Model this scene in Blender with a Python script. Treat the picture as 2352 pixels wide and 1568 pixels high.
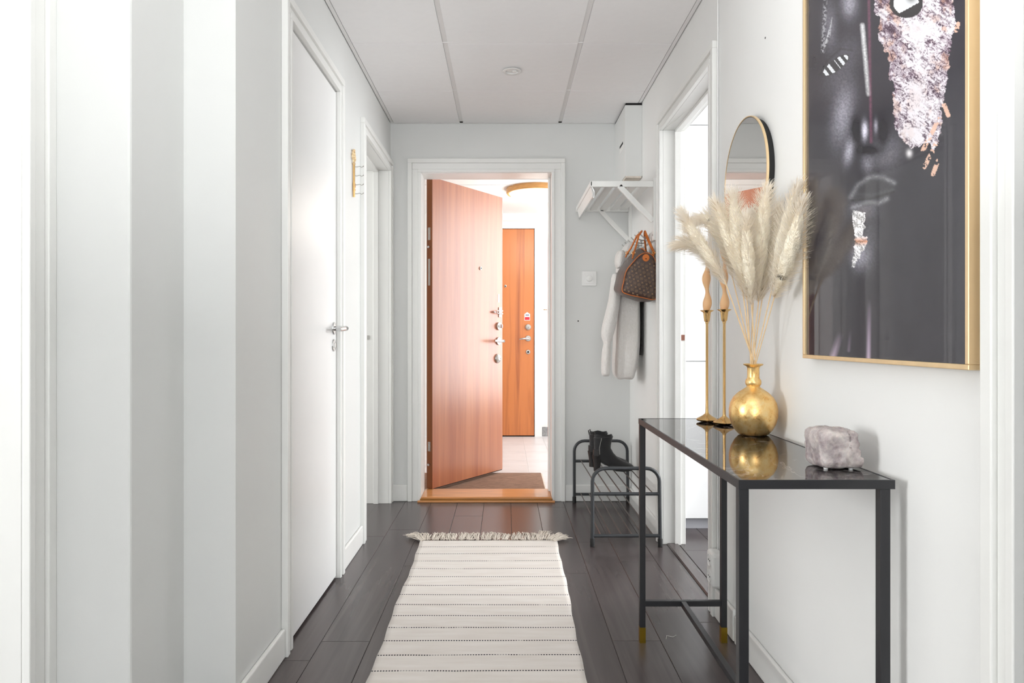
import bpy, bmesh, math, random
import numpy as np
from mathutils import Vector, Matrix
random.seed(7); np.random.seed(7)
R = math.radians
for o in list(bpy.data.objects): bpy.data.objects.remove(o)
sc = bpy.context.scene
COL = sc.collection
F = 1600.0; CX, CY, CH = 1160.0, 772.0, 1.005      # focal length and vanishing point in pixels, eye height

# ---------------------------------------------------------------- camera, world, lights, exposure
cam_d = bpy.data.cameras.new('camera'); cam = bpy.data.objects.new('camera', cam_d); COL.objects.link(cam)
cam.location = (0, 0, CH); cam.rotation_euler = (R(90), 0, 0)
cam_d.sensor_width = 36; cam_d.lens = F/2352*36
cam_d.shift_x = (1176-CX)/2352; cam_d.shift_y = -(784-CY)/2352
cam_d.clip_start = .02
sc.camera = cam
w = bpy.data.worlds.new('world'); sc.world = w; w.use_nodes = True
w.node_tree.nodes['Background'].inputs[0].default_value = (.92, .96, 1, 1)
w.node_tree.nodes['Background'].inputs[1].default_value = 1.0
sc.view_settings.view_transform = 'Standard'; sc.view_settings.look = 'None'
sc.view_settings.exposure = 1.14; sc.view_settings.gamma = 1; sc.view_settings.use_curve_mapping = False

def area(name, loc, rot, sx, sy, power, col=(1, 1, 1)):
    l = bpy.data.lights.new(name, 'AREA'); l.shape = 'RECTANGLE'; l.size = sx; l.size_y = sy
    l.energy = power; l.color = col
    o = bpy.data.objects.new(name, l); COL.objects.link(o); o.location = loc; o.rotation_euler = rot
    return o
# daylight entering at the windows of the adjoining rooms (each stands in its window opening); the fills are added
area('daylight_kitchen', (4.75, 2.45, 1.40), (0, R(90+18), 0), 1.5, 1.6, 88, (.96, .98, 1))
area('daylight_left_room', (-3.90, .42, 1.25), (0, R(-90), 0), 1.3, 1.1, 40, (.98, .99, 1))
area('daylight_living', (-.2, -3.38, 1.35), (R(112), 0, 0), 1.8, 1.6, 26, (.97, .985, 1))
area('daylight_landing', (1.60, 5.75, 1.35), (0, R(90), 0), 1.9, 1.5, 18, (.98, .99, 1))
area('ceiling_fill', (0, .35, 1.32), (R(168), 0, 0), .6, .4, 11, (.98, .99, 1))   # added fill aimed up to brighten the ceiling, no real lamp
area('side_room_fill', (-3.3, 3.5, 1.4), (0, R(-90), 0), 1.2, 1.2, 20, (1, 1, 1))  # added fill through the far left doorway; this room has no window

# ---------------------------------------------------------------- materials
def srgb(c):
    f = lambda v: (v/255/12.92) if v <= 10 else ((v/255+.055)/1.055)**2.4
    return (f(c[0]), f(c[1]), f(c[2]), 1)
class NT:
    def __init__(s, name):
        s.m = bpy.data.materials.new(name); s.m.use_nodes = True; s.t = s.m.node_tree
        s.p = s.t.nodes['Principled BSDF']
    def n(s, typ, **kw):
        nd = s.t.nodes.new(typ)
        for k, v in kw.items():
            if hasattr(nd, k): setattr(nd, k, v)
            else: nd.inputs[k].default_value = v
        return nd
    def l(s, a, b): s.t.links.new(a, b)
    def coord(s, scale=(1, 1, 1), out='Object', loc=(0, 0, 0)):
        tc = s.n('ShaderNodeTexCoord'); mp = s.n('ShaderNodeMapping')
        mp.inputs['Scale'].default_value = scale; mp.inputs['Location'].default_value = loc
        s.l(tc.outputs[out], mp.inputs[0]); return mp.outputs[0]
    def noise(s, v, scale=5, detail=4, rough=.5, dist=0):
        nd = s.n('ShaderNodeTexNoise'); nd.inputs['Scale'].default_value = scale
        nd.inputs['Detail'].default_value = detail; nd.inputs['Roughness'].default_value = rough
        nd.inputs['Distortion'].default_value = dist; s.l(v, nd.inputs['Vector']); return nd.outputs['Fac']
    def ramp(s, fac, stops):
        r = s.n('ShaderNodeValToRGB'); e = r.color_ramp.elements
        while len(e) < len(stops): e.new(.5)
        for i, (p, c) in enumerate(stops): e[i].position = p; e[i].color = c
        s.l(fac, r.inputs[0]); return r.outputs[0]
    def math(s, op, a, b=0.0, c=0.0):
        nd = s.n('ShaderNodeMath', operation=op)
        for i, v in enumerate((a, b, c)):
            if isinstance(v, (int, float)): nd.inputs[i].default_value = v
            else: s.l(v, nd.inputs[i])
        return nd.outputs[0]
    def bump(s, h, strength=.2, dist=.002):
        b = s.n('ShaderNodeBump'); b.inputs['Strength'].default_value = strength
        b.inputs['Distance'].default_value = dist; s.l(h, b.inputs['Height']); s.l(b.outputs[0], s.p.inputs['Normal'])
def mat(name, c, rough=.5, metal=0, var=.03, scale=8, bump=0, bscale=200, bdist=.0005, coat=0, spec=None, stretch=(1, 1, 1), emit=0, sheen=0):
    t = NT(name); p = t.p; col = srgb(c)
    v = t.coord(stretch)
    lo = tuple(x*(1-var) for x in col[:3])+(1,); hi = tuple(min(1, x*(1+var)) for x in col[:3])+(1,)
    t.l(t.ramp(t.noise(v, scale), [(.3, lo), (.7, hi)]), p.inputs['Base Color'])
    p.inputs['Roughness'].default_value = rough; p.inputs['Metallic'].default_value = metal
    p.inputs['Coat Weight'].default_value = coat; p.inputs['Coat Roughness'].default_value = .05
    if spec is not None: p.inputs['Specular IOR Level'].default_value = spec
    if sheen: p.inputs['Sheen Weight'].default_value = sheen
    if bump: t.bump(t.noise(t.coord(stretch), bscale, 3), bump, bdist)
    if emit:
        p.inputs['Emission Color'].default_value = col; p.inputs['Emission Strength'].default_value = emit
    return t.m
M = {}
M['wall'] = mat('wall_paint', (227, 228, 226), .55, var=.012, scale=3, bump=.12, bscale=260, bdist=.0006)
M['white_wall'] = mat('white_wall_paint', (240, 240, 238), .6, var=.01, scale=3, bump=.1, bscale=220)
M['trim'] = mat('white_gloss_trim', (240, 240, 237), .35, var=.01, bump=.06, bscale=90)
M['door_white'] = mat('white_door_lacquer', (241, 241, 240), .35, var=.008, bump=.05, bscale=120)
M['tile'] = mat('ceiling_tile', (250, 249, 249), .8, var=.012, scale=30, bump=.15, bscale=400)
M['grid'] = mat('ceiling_grid_white', (240, 239, 238), .5, var=.01)
M['gap'] = mat('dark_gap', (60, 58, 55), .9)
M['chrome'] = mat('polished_chrome', (205, 205, 205), .15, 1, var=.02)
M['satin'] = mat('satin_steel', (190, 188, 184), .32, 1, var=.03, bump=.05, bscale=300)
M['brass'] = mat('polished_brass', (228, 188, 128), .14, 1, var=.04)
M['brass_foot'] = mat('brass_ferrule', (170, 140, 50), .3, 1, var=.08)
M['gold_frame'] = mat('brushed_gold_frame', (236, 208, 164), .38, .55, var=.05, scale=30, stretch=(1, 1, .05))
M['black_metal'] = mat('black_powder_coat', (38, 38, 41), .42, 0, var=.06, bump=.1, bscale=700, bdist=.0002)
M['rack_metal'] = mat('dark_grey_tube', (62, 64, 67), .38, .2, var=.05, bump=.05, bscale=500)
M['rod_metal'] = mat('bronze_steel_rod', (120, 108, 102), .3, .8, var=.08)
M['black_hole'] = mat('dark_hole', (16, 15, 15), .8)
M['plastic'] = mat('white_plastic', (240, 240, 238), .3, var=.008)
M['rubber'] = mat('black_rubber', (28, 28, 28), .7)
M['lace'] = mat('fringe_cotton', (226, 216, 204), .95, var=.1, scale=60, bump=.4, bscale=900)
M['suede'] = mat('black_suede', (26, 26, 28), .8, var=.25, scale=30, bump=.3, bscale=500, sheen=.3)
M['leather_black'] = mat('black_leather', (30, 29, 30), .35, var=.15, bump=.2, bscale=180)
M['sole'] = mat('reddish_brown_sole', (92, 62, 58), .6, var=.1)
M['tan'] = mat('tan_leather', (205, 112, 40), .45, var=.15, scale=25, bump=.2, bscale=250)
M['candle'] = mat('beige_wax', (242, 196, 146), .45, var=.04, scale=20)
M['candle'].node_tree.nodes['Principled BSDF'].inputs['Subsurface Weight'].default_value = .2
M['candle'].node_tree.nodes['Principled BSDF'].inputs['Subsurface Scale'].default_value = .01
M['plinth'] = mat('grey_plinth', (176, 176, 182), .45, var=.01)
M['cabinet'] = mat('white_cabinet_front', (243, 243, 244), .3, var=.006)
M['jute'] = mat('woven_jute', (150, 118, 98), .95, var=.35, scale=60, bump=.8, bscale=300, bdist=.003, stretch=(.4, 3, 1))
M['lamp_glass'] = mat('opal_lamp_glass', (250, 250, 248), .3, emit=1.0)
M['lamp_rim'] = mat('bentwood_rim', (216, 160, 96), .4, var=.15, scale=20, stretch=(1, 1, 6))
M['oak_sill'] = mat('oak_threshold', (206, 142, 84), .32, var=.22, scale=14, stretch=(.4, 9, 9), coat=.3)
M['oak_dark'] = mat('oak_threshold_nosing', (150, 98, 30), .35, var=.22, scale=14, stretch=(.4, 9, 9))
M['red'] = mat('red_print', (214, 40, 52), .4)
M['blue'] = mat('dark_print', (60, 60, 90), .4)
M['monogram'] = mat('canvas_print', (150, 118, 86), .5, var=.15, scale=200)
M['brown_spot'] = mat('brown_recess', (150, 100, 84), .6)
M['thread'] = mat('white_thread', (205, 200, 195), .9)
M['skirt_stone'] = mat('grey_stone_skirting', (150, 150, 150), .5, var=.35, scale=40)

def wood(name, base, dark, rough, coat, gscale, axis='Z', bands=1.0):
    t = NT(name)
    st = {'Z': (gscale, gscale, gscale*.035), 'X': (gscale*.04, gscale, gscale)}[axis]
    v = t.coord(st)
    n1 = t.noise(v, 1.0, 8, .62, .6)
    v2 = t.coord(tuple(x*.22 for x in st)); n2 = t.noise(v2, 1.0, 3, .5, 1.2)
    s = t.math('ADD', t.math('MULTIPLY', n1, .6), t.math('MULTIPLY', n2, .4*bands))
    t.l(t.ramp(s, [(.32, srgb(dark)), (.62, srgb(base))]), t.p.inputs['Base Color'])
    t.p.inputs['Roughness'].default_value = rough; t.p.inputs['Coat Weight'].default_value = coat
    t.p.inputs['Coat Roughness'].default_value = .3
    t.bump(n1, .08, .0006); return t.m
M['veneer'] = wood('mahogany_veneer', (206, 132, 92), (170, 92, 62), .32, .8, 22)
M['veneer_far'] = wood('warm_veneer_far_door', (204, 122, 64), (136, 62, 28), .38, .25, 26, bands=1.5)
M['veneer_edge'] = wood('veneer_edge', (150, 84, 34), (112, 56, 20), .35, .2, 40)

def laminate():
    t = NT('dark_oak_laminate'); oi = t.n('ShaderNodeObjectInfo')
    tc = t.n('ShaderNodeTexCoord'); ad = t.n('ShaderNodeVectorMath', operation='ADD')
    mu = t.math('MULTIPLY', oi.outputs['Random'], 37.0)
    t.l(tc.outputs['Object'], ad.inputs[0]); t.l(mu, ad.inputs[1])
    mp = t.n('ShaderNodeMapping'); mp.inputs['Scale'].default_value = (20, .8, 20); t.l(ad.outputs[0], mp.inputs[0])
    n1 = t.noise(mp.outputs[0], 1, 3, .5, .8)
    mp2 = t.n('ShaderNodeMapping'); mp2.inputs['Scale'].default_value = (160, 5, 160); t.l(ad.outputs[0], mp2.inputs[0])
    n2 = t.noise(mp2.outputs[0], 1, 3, .5, 0)
    s = t.math('ADD', t.math('MULTIPLY', n1, .94), t.math('MULTIPLY', n2, .06))
    s = t.math('ADD', s, t.math('MULTIPLY', t.math('SUBTRACT', oi.outputs['Random'], .5), .16))
    t.l(t.ramp(s, [(.28, srgb((71, 64, 64))), (.5, srgb((79, 71, 71))), (.72, srgb((88, 80, 79)))]), t.p.inputs['Base Color'])
    t.p.inputs['Roughness'].default_value = .25
    return t.m
M['plank'] = laminate()
M['under'] = mat('floor_joint', (26, 23, 23), .8)

def marble_black():
    t = NT('black_marble_top'); v = t.coord((1, 1, 1))
    n = t.noise(v, 3.2, 6, .6, 1.6)
    d = t.math('ABSOLUTE', t.math('SUBTRACT', n, .5))
    t.l(t.ramp(d, [(0, srgb((150, 140, 138))), (.006, srgb((60, 56, 58))), (.02, srgb((13, 12, 14))), (1, srgb((9, 9, 11)))]), t.p.inputs['Base Color'])
    t.p.inputs['Roughness'].default_value = .03; t.p.inputs['IOR'].default_value = 1.75
    return t.m
M['marble'] = marble_black()
def tile_floor():
    t = NT('landing_stone_tile'); v = t.coord((1, 3, 1))
    n = t.noise(v, 3, 6, .6, .8)
    t.l(t.ramp(n, [(.3, srgb((206, 202, 202))), (.7, srgb((232, 229, 229)))]), t.p.inputs['Base Color'])
    t.p.inputs['Roughness'].default_value = .35; return t.m
M['stone_tile'] = tile_floor()
def goldleaf():
    t = NT('gold_leaf_glaze'); v = t.coord()
    vo = t.n('ShaderNodeTexVoronoi', feature='DISTANCE_TO_EDGE'); vo.inputs['Scale'].default_value = 60
    nz = t.n('ShaderNodeTexNoise'); nz.inputs['Scale'].default_value = 30; nz.inputs['Detail'].default_value = 5; t.l(v, nz.inputs['Vector'])
    mx = t.n('ShaderNodeVectorMath', operation='ADD'); sc_ = t.n('ShaderNodeVectorMath', operation='SCALE'); sc_.inputs['Scale'].default_value = .05
    t.l(nz.outputs['Color'], sc_.inputs[0]); t.l(v, mx.inputs[0]); t.l(sc_.outputs[0], mx.inputs[1]); t.l(mx.outputs[0], vo.inputs['Vector'])
    n = t.noise(v, 45, 6, .7, .5)
    c = t.ramp(n, [(.25, srgb((222, 160, 84))), (.5, srgb((252, 212, 142))), (.75, srgb((255, 230, 176)))])
    t.l(c, t.p.inputs['Base Color']); t.p.inputs['Metallic'].default_value = .85
    t.l(t.math('ADD', t.math('MULTIPLY', n, .3), .16), t.p.inputs['Roughness'])
    h = t.math('ADD', t.math('MULTIPLY', t.math('MINIMUM', vo.outputs['Distance'], .05), 6), n)
    t.bump(h, .3, .0008); return t.m
M['goldleaf'] = goldleaf()
def salt():
    t = NT('grey_rock_crystal'); v = t.coord()
    n = t.noise(v, 26, 8, .65, .6); n2 = t.noise(v, 90, 4, .6)
    s = t.math('ADD', t.math('MULTIPLY', n, .75), t.math('MULTIPLY', n2, .25))
    t.l(t.ramp(s, [(.3, srgb((112, 98, 100))), (.46, srgb((168, 156, 156))), (.6, srgb((206, 197, 193))), (.75, srgb((236, 228, 220)))]), t.p.inputs['Base Color'])
    t.p.inputs['Roughness'].default_value = .5; t.p.inputs['Subsurface Weight'].default_value = .15
    t.p.inputs['Subsurface Scale'].default_value = .01
    t.bump(s, .6, .004); return t.m
M['salt'] = salt()
def rugmat():
    t = NT('woven_cotton_rug'); tc = t.n('ShaderNodeTexCoord'); sp = t.n('ShaderNodeSeparateXYZ'); t.l(tc.outputs['Object'], sp.inputs[0])
    x, y = sp.outputs[0], sp.outputs[1]
    nz = t.noise(t.coord((1, 1, 1)), 9, 2)
    yy = t.math('ADD', y, t.math('MULTIPLY', t.math('SUBTRACT', nz, .5), .006))
    ph = t.math('FRACT', t.math('ADD', t.math('DIVIDE', t.math('SUBTRACT', yy, 3.301), .1018), 40.5))
    ln = t.math('LESS_THAN', t.math('ABSOLUTE', t.math('SUBTRACT', ph, .5)), .032)
    dx = t.math('FRACT', t.math('DIVIDE', t.math('ADD', x, 3), .0085))
    ds = t.math('LESS_THAN', dx, .6)
    fade = t.math('GREATER_THAN', t.noise(t.coord((6, 14, 1)), 1.0, 3), .40)
    m_ = t.math('MULTIPLY', t.math('MULTIPLY', ln, ds), t.math('ADD', t.math('MULTIPLY', fade, .45), .55))
    base = t.ramp(t.noise(t.coord((3, 20, 3)), 2, 5), [(.3, srgb((228, 220, 212))), (.7, srgb((238, 232, 226)))])
    mix = t.n('ShaderNodeMix', data_type='RGBA'); t.l(m_, mix.inputs[0]); t.l(base, mix.inputs[6]); mix.inputs[7].default_value = srgb((38, 34, 44))
    t.l(mix.outputs[2], t.p.inputs['Base Color']); t.p.inputs['Roughness'].default_value = .95
    wv = t.math('SINE', t.math('MULTIPLY', y, 1800.0)); wx = t.math('SINE', t.math('MULTIPLY', x, 1100.0))
    t.bump(t.math('ADD', t.math('MULTIPLY', wv, wx), t.math('MULTIPLY', nz, 3)), .35, .0008); return t.m
M['rug'] = rugmat()
def coatmat():
    t = NT('cream_faux_fur'); v = t.coord((1, 1, .6))
    n = t.noise(v, 120, 5, .7); n2 = t.noise(v, 9, 3)
    t.l(t.ramp(t.math('ADD', t.math('MULTIPLY', n, .5), t.math('MULTIPLY', n2, .5)), [(.3, srgb((228, 223, 217))), (.7, srgb((248, 245, 242)))]), t.p.inputs['Base Color'])
    t.p.inputs['Roughness'].default_value = 1; t.p.inputs['Sheen Weight'].default_value = .5
    t.bump(n, .9, .006); return t.m
M['fur'] = coatmat()
def canvas():
    t = NT('brown_coated_canvas'); v = t.coord()
    n = t.noise(v, 14, 4); n2 = t.noise(v, 400, 2)
    t.l(t.ramp(n, [(.3, srgb((66, 50, 46))), (.7, srgb((94, 76, 70)))]), t.p.inputs['Base Color'])
    t.p.inputs['Roughness'].default_value = .36; t.bump(n2, .15, .0005); return t.m
M['canvas'] = canvas()
def plume():
    t = NT('pampas_plume'); v = t.coord()
    t.l(t.ramp(t.noise(v, 18, 4), [(.3, srgb((255, 247, 232))), (.7, srgb((255, 255, 252)))]), t.p.inputs['Base Color'])
    t.p.inputs['Roughness'].default_value = .8
    t.p.inputs['Specular IOR Level'].default_value = .2
    tr = t.n('ShaderNodeBsdfTranslucent'); tr.inputs[0].default_value = srgb((255, 246, 232))
    ms = t.n('ShaderNodeMixShader'); ms.inputs[0].default_value = .5
    out = t.t.nodes['Material Output']; t.l(t.p.outputs[0], ms.inputs[1]); t.l(tr.outputs[0], ms.inputs[2])
    t.l(ms.outputs[0], out.inputs[0])
    return t.m
M['plume'] = plume()
M['plume_core'] = mat('pampas_plume_core', (255, 246, 226), .9, var=.02, scale=60, bump=.8, bscale=220, bdist=.004, sheen=.4)
M['stem'] = mat('dry_stem', (236, 206, 160), .6, var=.08, scale=60)
def glass():
    t = NT('clear_glass'); t.p.inputs['Transmission Weight'].default_value = 1; t.p.inputs['Roughness'].default_value = 0
    t.p.inputs['IOR'].default_value = 1.45; return t.m
M['glass'] = glass()
def mirror():
    t = NT('mirror_silver'); t.p.inputs['Metallic'].default_value = 1; t.p.inputs['Roughness'].default_value = .01
    t.p.inputs['Base Color'].default_value = srgb((225, 224, 222)); return t.m
M['mirror'] = mirror()
def printmat():
    t = NT('glazed_poster_print'); a = t.n('ShaderNodeVertexColor'); a.layer_name = 'print'
    t.l(a.outputs[0], t.p.inputs['Base Color']); t.p.inputs['Roughness'].default_value = .6
    t.p.inputs['Specular IOR Level'].default_value = .2
    t.p.inputs['Coat Weight'].default_value = 1; t.p.inputs['Coat Roughness'].default_value = .015; t.p.inputs['Coat IOR'].default_value = 1.55
    return t.m
M['print'] = printmat()

# ---------------------------------------------------------------- mesh helpers
class MB:
    def __init__(s): s.v = []; s.f = []; s.sm = []
    def add(s, vs, fs, smooth=False, mtx=None):
        b = len(s.v)
        for p in vs:
            p = Vector(p); s.v.append(tuple(mtx @ p) if mtx else tuple(p))
        for q in fs: s.f.append(tuple(b+i for i in q)); s.sm.append(smooth)
        return s
    def box(s, x0, x1, y0, y1, z0, z1, mtx=None):
        vs = [(x, y, z) for x in (x0, x1) for y in (y0, y1) for z in (z0, z1)]
        fs = [(0, 1, 3, 2), (4, 6, 7, 5), (0, 4, 5, 1), (2, 3, 7, 6), (0, 2, 6, 4), (1, 5, 7, 3)]
        return s.add(vs, fs, False, mtx)
    def chamfer(s, x0, x1, y0, y1, z0, z1, c, mtx=None):      # box with top edges chamfered
        vs = [(x0, y0, z0), (x1, y0, z0), (x1, y1, z0), (x0, y1, z0), (x0, y0, z1-c), (x1, y0, z1-c), (x1, y1, z1-c), (x0, y1, z1-c),
              (x0+c, y0+c, z1), (x1-c, y0+c, z1), (x1-c, y1-c, z1), (x0+c, y1-c, z1)]
        fs = [(3, 2, 1, 0)]+[(i, (i+1) % 4, 4+(i+1) % 4, 4+i) for i in range(4)]+[(4+i, 4+(i+1) % 4, 8+(i+1) % 4, 8+i) for i in range(4)]+[(8, 9, 10, 11)]
        return s.add(vs, fs, False, mtx)
    def loft(s, secs, smooth=True, cap=True, closed=True, mtx=None):
        n = len(secs[0]); vs = [p for q in secs for p in q]; fs = []
        for i in range(len(secs)-1):
            for j in range(n if closed else n-1):
                k = (j+1) % n; fs.append((i*n+j, i*n+k, (i+1)*n+k, (i+1)*n+j))
        s.add(vs, fs, smooth, mtx)
        if cap and closed:
            s.add(secs[0], [tuple(range(n))[::-1]], False, mtx); s.add(secs[-1], [tuple(range(n))], False, mtx)
        return s
    def tube(s, path, r, n=12, mtx=None, flat=1.0, smooth=True, up=None):
        P = [Vector(p) for p in path]; rs = r if isinstance(r, (list, tuple)) else [r]*len(P); secs = []; U = None
        for i, p in enumerate(P):
            t = (P[min(i+1, len(P)-1)]-P[max(i-1, 0)]).normalized()
            if U is None:
                a = Vector(up) if up else (Vector((0, 0, 1)) if abs(t.z) < .9 else Vector((1, 0, 0)))
                U = (a-t*a.dot(t)).normalized()
            else: U = (U-t*U.dot(t)).normalized()
            V = t.cross(U)
            secs.append([tuple(p+U*(math.cos(2*math.pi*k/n)*rs[i]*flat)+V*(math.sin(2*math.pi*k/n)*rs[i])) for k in range(n)])
        return s.loft(secs, smooth, True, True, mtx)
    def lathe(s, prof, c=(0, 0, 0), n=32, mtx=None):
        secs = [[(c[0]+r*math.cos(2*math.pi*k/n), c[1]+r*math.sin(2*math.pi*k/n), c[2]+z) for k in range(n)] for r, z in prof]
        return s.loft(secs, True, tuple(prof[0]) != tuple(prof[-1]), True, mtx)
    def build(s, name, m, parent=None, bevel=0, seg=2, sub=0, fix=True, auto=True, merge=True):
        me = bpy.data.meshes.new(name); me.from_pydata(s.v, [], s.f)
        me.polygons.foreach_set('use_smooth', s.sm)
        if fix:
            bm = bmesh.new(); bm.from_mesh(me); 
            if merge: bmesh.ops.remove_doubles(bm, verts=bm.verts, dist=1e-6)
           
            bmesh.ops.recalc_face_normals(bm, faces=bm.faces); bm.to_mesh(me); bm.free()
        me.materials.append(M[m] if isinstance(m, str) else m); me.update()
        if auto and any(s.sm):
            try: me.set_sharp_from_angle(angle=R(50))
            except Exception: pass
        o = bpy.data.objects.new(name, me); COL.objects.link(o)
        if parent: o.parent = parent
        if bevel:
            b = o.modifiers.new('bevel', 'BEVEL'); b.width = bevel; b.segments = seg; b.limit_method = 'ANGLE'; b.angle_limit = R(40)
        if sub:
            d = o.modifiers.new('sub', 'SUBSURF'); d.levels = sub; d.render_levels = sub
        return o
def tag(o, label, cat, group=None):
    o['label'] = label; o['category'] = cat
    if group: o['group'] = group
    return o
def thing(name, label, cat, loc=(0, 0, 0), rz=0, group=None):
    o = bpy.data.objects.new(name, None); COL.objects.link(o); o.location = loc; o.rotation_euler = (0, 0, rz); o.empty_display_size = .05
    return tag(o, label, cat, group)
def struct(o, label, cat):
    o['kind'] = 'structure'; o['label'] = label; o['category'] = cat; return o
def sempty(name, label, cat, loc=(0, 0, 0), rz=0):
    o = bpy.data.objects.new(name, None); COL.objects.link(o); o.location = loc; o.rotation_euler = (0, 0, rz); o.empty_display_size = .05
    return struct(o, label, cat)
def dup(root, loc, label=None, group=None, rz=None):
    r = root.copy(); COL.objects.link(r); r.location = loc
    if rz is not None: r.rotation_euler[2] = rz
    if label: r['label'] = label
    if group: r['group'] = group
    for ch in list(root.children):
        c = ch.copy(); COL.objects.link(c); c.parent = r
        for g in list(ch.children):
            d = g.copy(); COL.objects.link(d); d.parent = c
    return r

# ---------------------------------------------------------------- room shell
XL, XR, YE, ZC = -.700, .763, 4.255, 2.303
# walls
b = MB()
b.box(-.835, XL, 1.81, 2.235, 0, ZC+.05)
b.box(-.835, XL, 2.235, 2.905, 2.032, ZC+.05)
b.box(-.835, XL, 2.905, 3.415, 0, ZC+.05)
b.box(-.835, XL, 3.415, 4.205, 2.02, ZC+.05)
b.box(-.835, XL, 4.205, 4.255, 0, ZC+.05)
struct(b.build('wall_left', 'wall'), 'pale grey painted left wall of the hall with two doorways', 'wall')
b = MB(); b.box(-1.02, -.835, 1.553, 1.95, 0, ZC+.05)
struct(b.build('wall_left', 'wall', bevel=.006), 'stepped corner of pale grey wall at the left foreground', 'wall')
b = MB(); b.box(-1.14, -1.021, 1.49, 1.72, 0, ZC+.05); b.box(-1.14, -1.021, .66, 1.49, 2.04, ZC+.05); b.box(-1.14, -1.021, -3.5, .66, 0, ZC+.05)
struct(b.build('wall_left', 'wall'), 'nearest wall piece at the left edge beside a door casing', 'wall')
b = MB()
b.box(XR, XR+.11, 1.042, 2.54, 0, ZC+.05); b.box(XR, XR+.11, 2.54, 3.385, 2.02, ZC+.05); b.box(XR, XR+.11, 3.385, 4.255, 0, ZC+.05)
b.box(XR, XR+.11, .18, 1.042, 2.04, ZC+.05); b.box(XR, XR+.11, -3.5, .18, 0, ZC+.05)
struct(b.build('wall_right', 'white_wall'), 'white right wall of the hall behind the console table', 'wall')
b = MB()
b.box(-.835, -.527, YE, 4.43, 0, ZC+.05); b.box(.300, XR+.11, YE, 4.43, 0, ZC+.05); b.box(-.527, .300, YE, 4.43, 2.018, ZC+.05)
struct(b.build('wall_end', 'wall'), 'pale grey end wall around the open entrance doorway', 'wall')

# hall floor: planks
fl = MB().box(-1.2, XR+.02, -3.5, YE+.02, -.05, -.004).build('floor', 'under'); struct(fl, 'dark brown laminate plank floor of the hall', 'floor')
plank_cache = {}
def plank(x0, x1, y0, y1, parent):
    key = (round(x1-x0, 3), round(y1-y0, 3))
    if key not in plank_cache:
        o = MB().chamfer(0, x1-x0-.0013, 0, y1-y0-.0013, -.008, 0, .001).build('plank', 'plank', parent); plank_cache[key] = o.data
    else:
        o = bpy.data.objects.new('plank', plank_cache[key]); COL.objects.link(o); o.parent = parent
    o.location = (x0, y0, 0); return o
cuts = {-.605: [2.16, 3.5], -.445: [2.297, 3.62], -.285: [1.75, 3.05], -.125: [2.4, 3.9], .035: [1.6, 2.85], .195: [2.2, 3.55], .355: [1.68, 2.956, 4.1], .515: [2.3, 3.40], .675: [1.9, 3.12], .78: [2.45, 3.7], -.765: [1.9, 3.2], -.925: [1.4], -1.02: [1.2]}
xs = [-1.02, -.925, -.765, -.605, -.445, -.285, -.125, .035, .195, .355, .515, .675, .782]
for i in range(len(xs)-1):
    x0, x1 = xs[i], xs[i+1]
    key = min(cuts, key=lambda k: abs(k-x1)); ys = [-.2, .55]+cuts[key]+[YE-.003]
    for j in range(len(ys)-1): plank(x0, x1, ys[j], ys[j+1], fl)
fb = MB().box(-1.2, XR, -3.5, -.2, -.004, 0).build('floor', 'plank'); struct(fb, 'dark floor of the living room behind the hall', 'floor')
# kitchen floor planks (run the same way)
kf = MB().box(XR+.02, 4.9, 1.0, 4.0, -.05, -.004).build('floor', 'under'); struct(kf, 'dark plank floor seen through the kitchen doorway', 'floor')
x = .842; k = 0
while x < 4.8:
    ys = [1.0, 1.9+.37*(k % 3), 3.27+.23*(k % 2), 3.95]
    for j in range(3): plank(x, x+.16, ys[j], ys[j+1], kf)
    x += .16; k += 1
b = MB().chamfer(.782, .838, 2.545, 3.385, -.002, .007, .006)
struct(b.build('trim_1', 'plank'), 'dark floor transition strip in the kitchen doorway', 'threshold')

# ceiling
ce = MB().box(-1.2, XR+.12, -3.5, 4.43, ZC+.018, ZC+.08).build('ceiling', 'tile'); struct(ce, 'white suspended tile ceiling of the hall', 'ceiling')
MB().box(XL+.003, XR-.003, 1.29, YE-.003, ZC+.012, ZC+.018).build('shadow_gap', 'gap', ce)
gx = [XL+.022, -.266, .335, XR-.022]; gy = [1.29, 1.89, 2.49, 3.09, 3.69, YE-.012]
for i in range(3):
    a0 = gx[i]+(.011 if i else 0); a1 = gx[i+1]-(.011 if i < 2 else 0)
    for j in range(5):
        t = MB().box(a0, a1, gy[j]+.0018, gy[j+1]-.0018, ZC, ZC+.012).build('ceiling_tile', 'tile', ce, bevel=.0015)
for gxx in (-.266, .335):
    MB().box(gxx-.010, gxx+.010, 1.29, YE-.026, ZC+.006, ZC+.012).build('grid_bar', 'grid', ce)
    MB().box(gxx-.009, gxx+.009, YE-.026, YE-.010, ZC+.002, ZC+.012).build('grid_bar_end', 'gap', ce)
for y in gy[1:-1]: MB().box(XL+.024, XR-.024, y-.0018, y+.0018, ZC+.003, ZC+.012).build('cross_bar', 'grid', ce)
for (a, c) in ((XL+.004, XL+.020), (XR-.020, XR-.004)): MB().box(a, c, 1.29, YE-.004, ZC+.001, ZC+.010).build('edge_angle', 'grid', ce)
MB().box(XL, XR, YE-.010, YE-.002, ZC-.001, ZC+.010).build('edge_angle', 'grid', ce)
cb = MB().box(-1.2, XR, -3.5, 1.285, ZC, ZC+.016).build('ceiling', 'white_wall'); struct(cb, 'white plaster ceiling of the living room', 'ceiling')
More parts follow.
